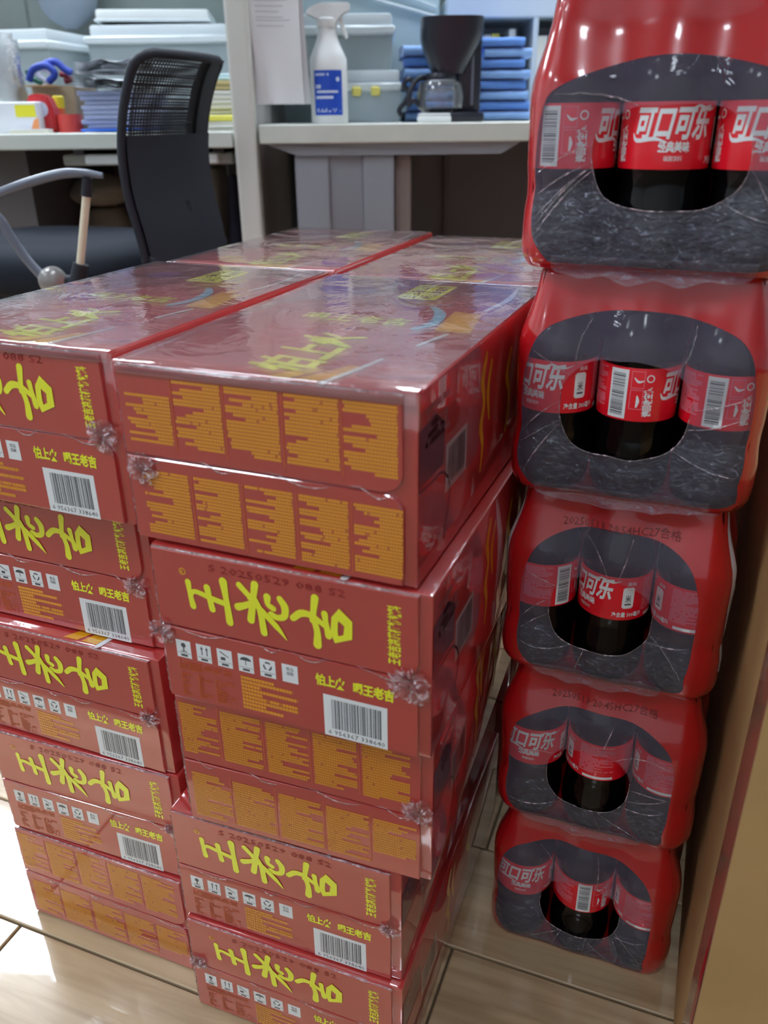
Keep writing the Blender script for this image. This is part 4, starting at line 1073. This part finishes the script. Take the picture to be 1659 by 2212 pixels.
cloth_stack(876, 990, 96, 2.03, 7, 'left of the coffee maker', 5)
# ---- things on the left desk
def lthing(name, px, Y, label, cat, group=None, rz=0, z=None): return deskthing(name, px, Y, label, cat, group, rz, LZ if z is None else z)
def LX(px, e, Y): return P(px, 250, Y).x-e.location.x
def LH(py, Y): return P(200, py, Y).z-LZ
# plastic bag of cups, far left
e = lthing('plastic_cups', 22, 1.95, 'tall clear plastic bag of stacked cups at the left edge of desk', 'cups')
b = MB(); hh_ = LH(84, 1.95)
for k in range(9):
    b.lathe([(.026+.001*(k % 2), hh_*(.25+.07*k)), (.034, hh_*(.25+.07*k)+.045)], 20, cap=False)
b.build('cup_stack', film_mat('cup_plastic', .35, (215, 225, 230), .3, 60), e, smooth=60)
b = MB()
b.grid(lambda i, j: Vector(((.040+.005*noise.noise(Vector((cos(2*pi*i/30)*2, sin(2*pi*i/30)*2, j*.4))))*cos(2*pi*i/30), (.040+.005*noise.noise(Vector((cos(2*pi*i/30)*2+5, sin(2*pi*i/30)*2, j*.4))))*sin(2*pi*i/30), hh_*j/16)), 30, 17, cu=True)
b.build('bag', film_mat('bag_plastic', .25, (220, 230, 230), .8, 70, gloss=2), e, smooth=180)
# white box with yellow label
e = lthing('paper_box', 38, 1.80, 'low white carton with yellow sticker and orange corner, left edge of desk', 'box')
wa, wb_ = LX(-30, e, 1.8), LX(82, e, 1.8); hh_ = LH(218, 1.80)
b = MB(); b.box(wa, wb_, 0, .06, 0, hh_, .002, 1); b.build('body', mat('box_white', (226, 230, 238), .5), e)
b = MB(); b.box(LX(35, e, 1.8), LX(78, e, 1.8), -.001, 0, hh_*.52, hh_*.9); b.build('yellow_sticker', mat('sticker_yellow', (232, 226, 50), .5), e)
b = MB(); b.prism([(LX(60, e, 1.8), 0), (LX(80, e, 1.8), 0), (LX(82, e, 1.8), hh_*.5), (LX(72, e, 1.8), hh_*.42)], -.0012, 0); b.build('orange_corner', mat('sticker_orange', (232, 150, 90), .5), e)
# red items
RDP = mat('red_plastic', (196, 36, 44), .35, coat=.3)
e = lthing('tape_dispenser', 92, 1.83, 'red rounded plastic dispenser with pale round badge beside the white carton', 'dispenser')
hh_ = LH(200, 1.83); w2 = LX(116, e, 1.83)
b = MB(); b.prism([(-w2, 0), (w2, 0), (w2*1.05, hh_*.55), (w2*.6, hh_*.95), (-w2*.5, hh_), (-w2*1.2, hh_*.9), (-w2*.9, hh_*.6)], 0, .04); bmesh.ops.bevel(b.bm, geom=b.bm.edges[:], offset=.004, segments=2, affect='EDGES'); b.build('body', RDP, e, smooth=50)
b = MB(); b.lathe([(.014, 0), (.014, .002)], 20, Matrix.Translation((0, -.001, hh_*.6)) @ Matrix.Rotation(pi/2, 4, 'X')); b.build('badge', mat('badge_pale', (206, 206, 226), .4), e)
e = lthing('tape_roll', 140, 1.83, 'roll of red adhesive tape standing on the left desk', 'tape')
hh_ = LH(246, 1.83); w2 = LX(167, e, 1.83)
b = MB(); b.lathe([(w2*.55, 0), (w2, 0), (w2, hh_), (w2*.55, hh_), (w2*.55, 0)], 32, Matrix.Translation((0, w2, 0)), cap=False); b.build('tape', mat('tape_red', (206, 66, 60), .4, coat=.3), e, smooth=40)
b = MB(); b.lathe([(w2*.5, .001), (w2*.55, .001), (w2*.55, hh_-.001), (w2*.5, hh_-.001), (w2*.5, .001)], 28, Matrix.Translation((0, w2, 0)), cap=False); b.build('core', CARD, e, smooth=40)
e = lthing('glue_stick', 132, 1.915, 'orange glue stick with yellow cap behind the red tape roll', 'glue')
hh_ = LH(206, 1.915)
b = MB(); b.lathe([(.010, 0), (.0105, .002), (.0105, hh_*.66)], 18); b.build('barrel', mat('stick_orange', (226, 116, 70), .4), e, smooth=40)
b = MB(); b.lathe([(.0112, hh_*.66), (.0112, hh_-.002), (.009, hh_)], 18); b.build('cap', mat('stick_yellow', (228, 216, 50), .4), e, smooth=40)
# cardboard tray with clutter
e = lthing('open_box', 124, 1.95, 'small open brown cardboard box full of cables and pens on the left desk', 'box')
w2 = LX(168, e, 1.95); hh_ = LH(184, 1.95)
b = MB(); b.box(-w2, w2, 0, .003, 0, hh_); b.box(-w2, w2, .147, .15, 0, hh_); b.box(-w2, -w2+.003, .003, .147, 0, hh_); b.box(w2-.003, w2, .003, .147, 0, hh_); b.box(-w2, w2, .003, .147, 0, .003); b.build('body', mat('cardboard_grey_brown', (150, 134, 112), .8), e)
b = MB(); b.box(-w2, w2*.4, -.04, 0, hh_-.002, hh_, mtx=None); b.build('flap', CARD, e)
for k, (c, nm, pts) in enumerate((((30, 64, 170), 'blue', [(62, 175), (72, 150), (100, 142), (118, 160), (105, 178)]), ((30, 64, 170), 'blue', [(98, 138), (120, 134), (140, 150), (155, 158)]), ((20, 88, 72), 'green', [(58, 152), (66, 168), (82, 176), (90, 180)]), ((214, 210, 226), 'white', [(78, 140), (82, 162), (100, 176), (112, 172), (104, 152), (90, 150)]), ((130, 30, 50), 'maroon', [(130, 160), (146, 164), (152, 172), (140, 176)]))):
    b = MB(); b.tube(catmull([P(x, y, 2.0+.012*k) for x, y in pts], 6), .0075 if c[2] > 100 and k < 2 else .006, 8)
    o = b.build('coiled_cable', mat('cable_%s' % nm, c, .5), None, smooth=60); tag(o, '%s %s cable spilling out of the small brown box' % (('looped', 'thick bent', 'short', 'coiled', 'stubby')[k], nm), 'cable', 'cables spilling from the small box')
# paper stacks
PGB = mat('paper_blue_grey', (158, 168, 200), .7, var=.12, vscale=60, stretch=(1, 1, 6)); PGW = mat('paper_bright', (236, 240, 246), .8)
def paper_pile(px0, px1, y0, y1, Y, dp, n, m, label, group, seed, rz=0):
    xa_, xb_ = P(px0, 200, Y).x, P(px1, 200, Y).x; za, zb_ = P(px0, y1, Y).z, P(px0, y0, Y).z
    za = max(za, LZ)
    e = empty('paper_stack', ((xa_+xb_)/2, Y, za), rz, label, 'papers', group); rnd = random.Random(seed); h = (zb_-za)/n
    for k in range(n):
        b = MB(); d = rnd.uniform(-.006, .006); b.box(-(xb_-xa_)/2+d, (xb_-xa_)/2+d*.5, rnd.uniform(0, .006), dp, 0, h*.94, h*.2, 1, mtx=Matrix.Rotation(rnd.uniform(-.02, .02), 4, 'Z'))
        b.build('paper_bundle', m, e, Vector((0, 0, h*k)))
    return e
gpp = 'paper stacks on the left desk'
e = paper_pile(166, 300, 279, 285, 1.80, .28, 1, mat('folder_blue', (24, 104, 222), .45), 'bright blue folder lying flat under the paper stack by the chair', gpp, 1)
zt_ = P(200, 279, 1.80).z
paper_pile(170, 292, 196, 279, 1.82, .26, 8, PGB, 'tall blue-grey stack of paper bundles left of the chair back', gpp, 2)
# sagging white sheets on top
def sag(px0, px1, py, Y, dp, label, seed, amp=.012, group=gpp, tilt=0.0):
    e = empty('loose_sheets', (P((px0+px1)/2, py, Y).x, Y, P(200, py, Y).z), 0, label, 'papers', group)
    w_ = P(px1, 200, Y).x-P(px0, 200, Y).x
    for k in range(3):
        b = MB()
        fz = lambda i, j: Vector((w_*(i/12-.5), dp*j/8, k*.006+.004+amp*noise.noise(Vector((i*.3+seed, j*.4, k*.5)))+tilt*(i/12-.5)+amp))
        b.grid(fz, 13, 9); b.grid(lambda i, j: fz(i, j)-Vector((0, 0, .004)), 13, 9); b.build('sheet', PGW, e, smooth=180)
sag(150, 292, 196, 1.80, .24, 'bright white sheets sagging on top of the blue-grey stack', 1, .005, tilt=-.012)
sag(160, 296, 160, 1.86, .22, 'curled white sheets highest on the pile left of the chair', 4, .007, tilt=.006)
paper_pile(425, 512, 262, 285, 1.80, .25, 3, mat('paper_cream', (214, 214, 206), .8), 'low stack of cream papers right of the chair back', gpp, 6)
paper_pile(432, 512, 248, 262, 1.80, .22, 1, mat('folder_yellow', (222, 216, 90), .5), 'yellow folder lying across the cream papers right of chair', gpp, 7, rz=.06)
paper_pile(434, 512, 196, 247, 1.84, .24, 5, mat('paper_grey', (200, 200, 196), .8), 'grey-white bundle of papers above the yellow folder', gpp, 8)
paper_pile(440, 512, 174, 195, 1.86, .2, 2, mat('paper_tan', (186, 172, 120), .8), 'tan envelopes on the grey-white paper bundle', gpp, 9)
paper_pile(444, 512, 158, 173, 1.88, .2, 2, mat('paper_pale_cyan', (196, 226, 236), .6), 'pale cyan folders on the tan envelopes', gpp, 10)
e = lthing('note_pad', 56, 1.765, 'thin cream note pad at the front edge of the left desk', 'note pad')
b = MB(); b.box(LX(14, e, 1.765), LX(98, e, 1.765), 0, .03, 0, .006, .001, 1); b.build('pad', mat('pad_cream', (226, 224, 206), .7), e)
b = MB(); b.box(LX(14, e, 1.765), LX(98, e, 1.765), .0, .03, .0061, .0075); b.build('cover_sheet', PGW, e)
# big bins behind on the left desk
def bin_(px0, px1, ytop, Y, dp, label, rz, lidh=.05, content=None):
    e = storage('storage_box', px0, px1, ytop, 0, Y, dp, label, g_, z=LZ, rz=rz, body=mat('bin_pale', (186, 200, 204), .3, alpha=.6), content=content)
    return e
bin_(-130, 128, 62, 2.20, .34, 'large pale storage bin at the left edge, behind the plastic cups', -.16, content=((-.8, .9, .5, MGRN),))
bin_(196, 505, 50, 2.24, .34, 'large pale storage bin directly behind the chair back', .0, content=((-.8, -.2, .72, MGRN), (-.1, .45, .6, mat('muted_grey', (170, 176, 170), .7)), (.55, .85, .78, mat('muted_aqua', (140, 196, 214), .6))))
e = empty('box_lid', (P(330, 45, 2.28).x, 2.28, P(330, 47, 2.28).z), .10, 'loose white lid lying on the storage bin behind the chair', 'lid')
w2 = P(450, 40, 2.28).x-P(330, 40, 2.28).x
b = MB(); b.box(-w2, w2, 0, .22, .0, .026, .006, 2); b.build('top', mat('lid_white', (224, 230, 230), .4), e, smooth=40)
b = MB(); b.box(-w2-.004, w2+.004, -.004, .224, 0, .006, .002, 1); b.build('rim', TRL, e)
# blue-grey bag hanging at the back
e = empty('hanging_bag', (P(150, 62, 2.5).x, 2.52, P(150, 62, 2.5).z), 0, 'blue-grey rounded bag hanging on the grey back partition', 'bag')
b = MB(); b.grid(lambda i, j: Vector(((.014+.062*sin(min(j, 3)/3*pi/2)**.7)*cos(2*pi*i/24), (.01+.034*sin(min(j, 3)/3*pi/2))*sin(2*pi*i/24), .26*j/12)), 24, 13, cu=True)
b.build('bag_body', mat('bag_slate', (118, 128, 140), .8, bump=.3, bscale=40), e, smooth=60)
b = MB(); b.tube(catmull([(-.04, 0, .25), (-.03, 0, .36), (0, .03, .42), (.03, 0, .36), (.04, 0, .25)], 6), .006, 8); b.build('strap', DARK, e, smooth=60)
b = MB(); b.tube([(0, .03, .43), (0, .10, .43)], .004, 8); b.build('hook', STEEL, e)
# under the left desk
SACK = mat('brown_sack', (158, 148, 134), .8, bump=.6, bscale=30, var=.2, vscale=10); SACK2 = mat('grey_sack', (176, 170, 160), .8, bump=.6, bscale=30, var=.2)
def sack(px0, px1, y0, y1, Y, m, label, seed, grp='sacks stored under the left desk', zlow=None):
    xa_, xb_ = P(px0, 450, Y).x, P(px1, 450, Y).x; za = P(150, y1, Y).z if zlow is None else zlow; zb_ = P(150, y0, Y).z
    e = empty('storage_sack', ((xa_+xb_)/2, Y, za), 0, label, 'sack', grp)
    b = MB(); wd, h = (xb_-xa_)/2, zb_-za
    def S(i, j):
        t = j/14; a = 2*pi*i/28; k = (sin(pi*(.06+.88*t)))**.4
        n = noise.noise(Vector((cos(a)*1.7+seed, sin(a)*1.7, t*3)))
        return Vector((wd*k*cos(a)*(1+.08*n), .14+.13*k*sin(a)*(1+.1*n), h*t))
    g = b.grid(S, 28, 15, cu=True); b.bm.faces.new([r[0] for r in g][::-1]); b.bm.faces.new([r[-1] for r in g]); b.build('sack', m, e, smooth=180)
    b = MB(); b.tube([(wd*.3*cos(q/3)-.0, .14+.02*sin(q/3), h+.002) for q in range(8)], .004, 6); b.build('tie', mat('tie_tan', (150, 130, 100), .8), e)
zf = 0.0
sack(112, 262, 462, 0, 2.02, SACK, 'brown sack on the floor under the left desk', 1, zlow=0)
zz = P(150, 462, 2.02).z
sack(116, 258, 392, 0, 2.03, SACK, 'crumpled brown sack lying on the other sack under left desk', 4, zlow=zz+.008)
sack(418, 488, 372, 0, 2.06, SACK2, 'pale grey sack right of the chair back, under the left desk', 7, zlow=0)
e = empty('navy_bag', (P(500, 500, 1.96).x, 1.96, 0), 0, 'dark navy bag in the corner between chair and partition', 'bag')
h = P(500, 385, 1.96).z; w2 = P(500, 400, 1.96).x-P(470, 400, 1.96).x
b = MB(); b.grid(lambda i, j: Vector(((w2*(1.25-.75*(j/12)**1.4))*cos(2*pi*i/24)*1.0, .10+.07*sin(2*pi*i/24)*(1-.5*j/12), h*j/12)), 24, 13, cu=True); b.build('bag_body', mat('navy_cloth', (34, 34, 56), .85, bump=.3, bscale=40), e, smooth=60)
b = MB(); b.tube(catmull([(-.01, .1, h-.01), (-.012, .1, h+.03), (.012, .1, h+.03), (.01, .1, h-.01)], 5), .004, 6); b.build('handle', DARK, e)
# ------------------------------------------------------------------ office chair
CHF = mat('chair_frame_black', (34, 37, 46), .6, spec=.3); CHS = mat('chair_seat_fabric', (28, 33, 42), .85, spec=.2, bump=.2, bscale=200)
CHG = mat('chair_arm_grey', (98, 106, 120), .3, coat=.3)
def mesh_fabric(name, freq):
    m = bpy.data.materials.new(name); m.use_nodes = True; nt = m.node_tree; N = nt.nodes; L = nt.links
    b = N['Principled BSDF']; b.inputs['Base Color'].default_value = lin((34, 36, 44))+(1,); b.inputs['Roughness'].default_value = .7
    uv = N.new('ShaderNodeUVMap'); sp = N.new('ShaderNodeSeparateXYZ'); L.new(uv.outputs[0], sp.inputs[0])
    def line(o, fr):
        a = N.new('ShaderNodeMath'); a.operation = 'MULTIPLY'; a.inputs[1].default_value = fr; L.new(o, a.inputs[0])
        c = N.new('ShaderNodeMath'); c.operation = 'SINE'; L.new(a.outputs[0], c.inputs[0]); return c.outputs[0]
    s1, s2 = line(sp.outputs[0], freq*6.283), line(sp.outputs[1], freq*6.283)
    mn = N.new('ShaderNodeMath'); mn.operation = 'MINIMUM'; L.new(s1, mn.inputs[0]); L.new(s2, mn.inputs[1])
    gt = N.new('ShaderNodeMath'); gt.operation = 'LESS_THAN'; gt.inputs[1].default_value = -.30; L.new(mn.outputs[0], gt.inputs[0]); L.new(gt.outputs[0], b.inputs['Alpha'])
    return m
YCH = 1.35
Wd = Vector((.078, .23, 0)).normalized(); Fd = Vector((-Wd.y, Wd.x, 0))
# profile of the near edge from the photograph's outline at its own depth
prof_px = [(322, 590), (305, 520), (276, 420), (263, 330), (264, 260), (272, 200), (284, 150), (300, 112)]
base = P(300, 640, YCH); chx, chy = -.25, 1.45
prof3 = []
for x, y in prof_px:
    p = P(x, y, YCH); prof3.append(p)
ref = prof3[0]
def backP(u, v):     # u 0..1 near->far edge, v 0..1 bottom->top
    t = v*(len(prof3)-1); i = min(int(t), len(prof3)-2); f_ = t-i
    pr = catm[int(round(v*(len(catm)-1)))]
    bow = .018*sin(pi*u)           # the middle of the back bows away from the sitter
    return pr+Wd*(u*.243)-Fd*bow
catm = catmull(prof3, 8)
ch = empty('office_chair', (-.42, 1.52, 0), 0, 'black office chair with a curved mesh back, seen from behind, by the left desk', 'chair')
co = Vector((-.42, 1.52, 0))
def uvmesh(b, nu, nv, F, m, name, parent, scale):
    me = bpy.data.meshes.new(name); vs = [F(i/(nu-1), j/(nv-1)) for i in range(nu) for j in range(nv)]
    fs = [(i*nv+j, (i+1)*nv+j, (i+1)*nv+j+1, i*nv+j+1) for i in range(nu-1) for j in range(nv-1)]
    me.from_pydata(vs, [], fs); uvl = me.uv_layers.new(name='UVMap'); k = 0
    for f_ in fs:
        for vi in f_: uvl.data[k].uv = ((vi//nv)/(nu-1)*scale[0], (vi % nv)/(nv-1)*scale[1]); k += 1
    me.materials.append(m); me.polygons.foreach_set('use_smooth', [True]*len(fs)); return link(name, me, parent)
uvmesh(None, 24, 40, lambda u, v: backP(.05+u*.9, .04+v*.93)-co, mesh_fabric('chair_mesh_outer', 100), 'mesh_panel', ch, (.34, .50))
uvmesh(None, 24, 40, lambda u, v: backP(.05+u*.9, .04+v*.93)-co+Fd*(.018+.012*sin(pi*u)*sin(pi*v)), mesh_fabric('chair_mesh_inner', 91), 'mesh_panel', ch, (.34, .50))
b = MB(); n = 40
def rr_(u, v): return backP(u, v)-co
loop = [rr_(.0, v/20) for v in range(1, 19)]+[rr_(.02, .955), rr_(.06, .985), rr_(.12, .998)]+[rr_(u/10, 1.0) for u in range(2, 9)]+[rr_(.90, .998), rr_(.965, .985), rr_(.99, .955)]+[rr_(1.0, v/20) for v in range(18, 0, -1)]
b.tube(loop, .007, 8); b.tube([rr_(0, .05), rr_(.5, .03), rr_(1, .05)], .012, 8); b.build('back_frame', CHF, ch, smooth=60)
b = MB(); b.grid(lambda i, j: rr_(i/12, j/16*.50)-Fd*.004, 13, 17); b.grid(lambda i, j: rr_(i/12, j/16*.50)-Fd*.010, 13, 17); b.build('lumbar_panel', CHF, ch, smooth=180)
b = MB(); b.grid(lambda i, j: rr_(.76+.24*i/4, j/24)-Fd*.006, 5, 25); b.grid(lambda i, j: rr_(.76+.24*i/4, j/24)+Fd*.014, 5, 25); b.build('side_band', CHF, ch, smooth=180)
# seat
sz = P(200, 580, 1.4).z
sc0 = prof3[0]+Wd*.12+Fd*.25; sc0.z = sz
b = MB()
def seatP(i, j):
    a = 2*pi*i/36; e = .5; X = math.copysign(abs(cos(a))**e, cos(a)); Y_ = math.copysign(abs(sin(a))**e, sin(a))
    prof = [(0, -.045), (.8, -.045), (.97, -.03), (1, -.005), (.96, .02), (.82, .032), (.45, .026), (0.0, .022)][j]
    return sc0-co+Wd*(Y_*.19*prof[0])+Fd*(X*.235*prof[0])+Vector((0, 0, prof[1]-.0))
b.grid(seatP, 36, 8, cu=True); b.build('seat', CHS, ch, smooth=180)
b = MB(); b.box(-.1, .1, -.12, .12, sz-.075, sz-.045, .01, 2, mtx=Matrix.Translation((sc0.x-co.x, sc0.y-co.y, 0))); b.build('seat_plate', CHF, ch)
b = MB(); b.tube([sc0-co-Fd*.05-Vector((0, 0, .06)), prof3[0]-co+Wd*.12-Vector((0, 0, .09)), prof3[0]-co+Wd*.12+Vector((0, 0, .04)), backP(.5, .25)-co-Fd*.0], [.02, .02, .018, .014], 10); b.build('back_bracket', CHF, ch, smooth=60)
b = MB(); cx_, cy_ = sc0.x-co.x, sc0.y-co.y
b.lathe([(.028, .10), (.028, .26), (.016, .262), (.016, sz-.07)], 20, Matrix.Translation((cx_, cy_, 0))); b.build('gas_column', CHF, ch, smooth=40)
for k in range(5):
    a = 2*pi*k/5+.35; d = Vector((cos(a), sin(a), 0))
    b = MB(); b.tube([Vector((cx_, cy_, .115))+d*.02, Vector((cx_, cy_, .10))+d*.15, Vector((cx_, cy_, .075))+d*.27], [.026, .02, .014], 8); lg = b.build('base_leg', CHF, ch, smooth=60)
    b = MB(); q_ = Vector((cx_, cy_, .028))+d*.27
    for s2_ in (-.012, .012):
        b.lathe([(.006, -.008), (.027, -.008), (.028, 0), (.027, .008), (.006, .008)], 18, Matrix.Translation(q_+Vector((-d.y, d.x, 0))*s2_) @ Matrix.Rotation(a, 4, 'Z') @ Matrix.Rotation(pi/2, 4, 'X'))
    b.tube([q_, q_+Vector((0, 0, .05))], .006, 8); b.build('caster', CHF, lg, smooth=40)
# arm rest, near side
YA = 1.24
q = lambda x, y, Y=YA: P(x, y, Y)-co
b = MB(); pts = catmull([q(222, 379), q(180, 372), (q(130, 374)), q(60, 396), q(0, 422), q(-60, 452), q(-80, 480), q(-40, 470), q(0, 472), q(28, 515), q(58, 560), q(92, 598)], 6)
pts = catmull([q(222, 380), q(180, 374), q(130, 376), q(62, 394), q(2, 416), q(-40, 434), q(-48, 446), q(-30, 452), q(0, 474), q(26, 515), q(58, 560), q(90, 596)], 6)
b.tube(pts, [.0042+.0026*min(1, k/10) for k in range(len(pts))], 10); b.build('armrest', CHG, ch, smooth=60)
b = MB(); b.tube([q(189, 384), q(187, 424)], .0072, 10); b.build('arm_socket', CHF, ch, smooth=60)
b = MB(); b.tube([q(187, 420), q(173, 576)], .0056, 12); b.build('arm_post', mat('pale_metal', (214, 206, 182), .35), ch, smooth=60)
b = MB(); b.tube([q(175, 570), q(170, 600), q(150, 640)], [.011, .012, .012], 10); b.tube([q(170, 610), sc0-co-Vector((0, 0, .05))], .010, 8); b.build('arm_bracket', CHF, ch, smooth=60)
b = MB(); kn = q(115, 606); b.lathe([(.004, -.014), (.016, -.012), (.020, -.004), (.020, .006), (.014, .012), (.004, .013)], 24, Matrix.Translation(kn) @ Matrix.Rotation(pi/2, 4, 'X')); b.build('adjust_knob', mat('knob_grey', (150, 148, 146), .25, metal=.4), ch, smooth=40)
b = MB(); b.tube([q(120, 606), q(170, 606)], .008, 8); b.build('knob_shaft', CHF, ch, smooth=60)
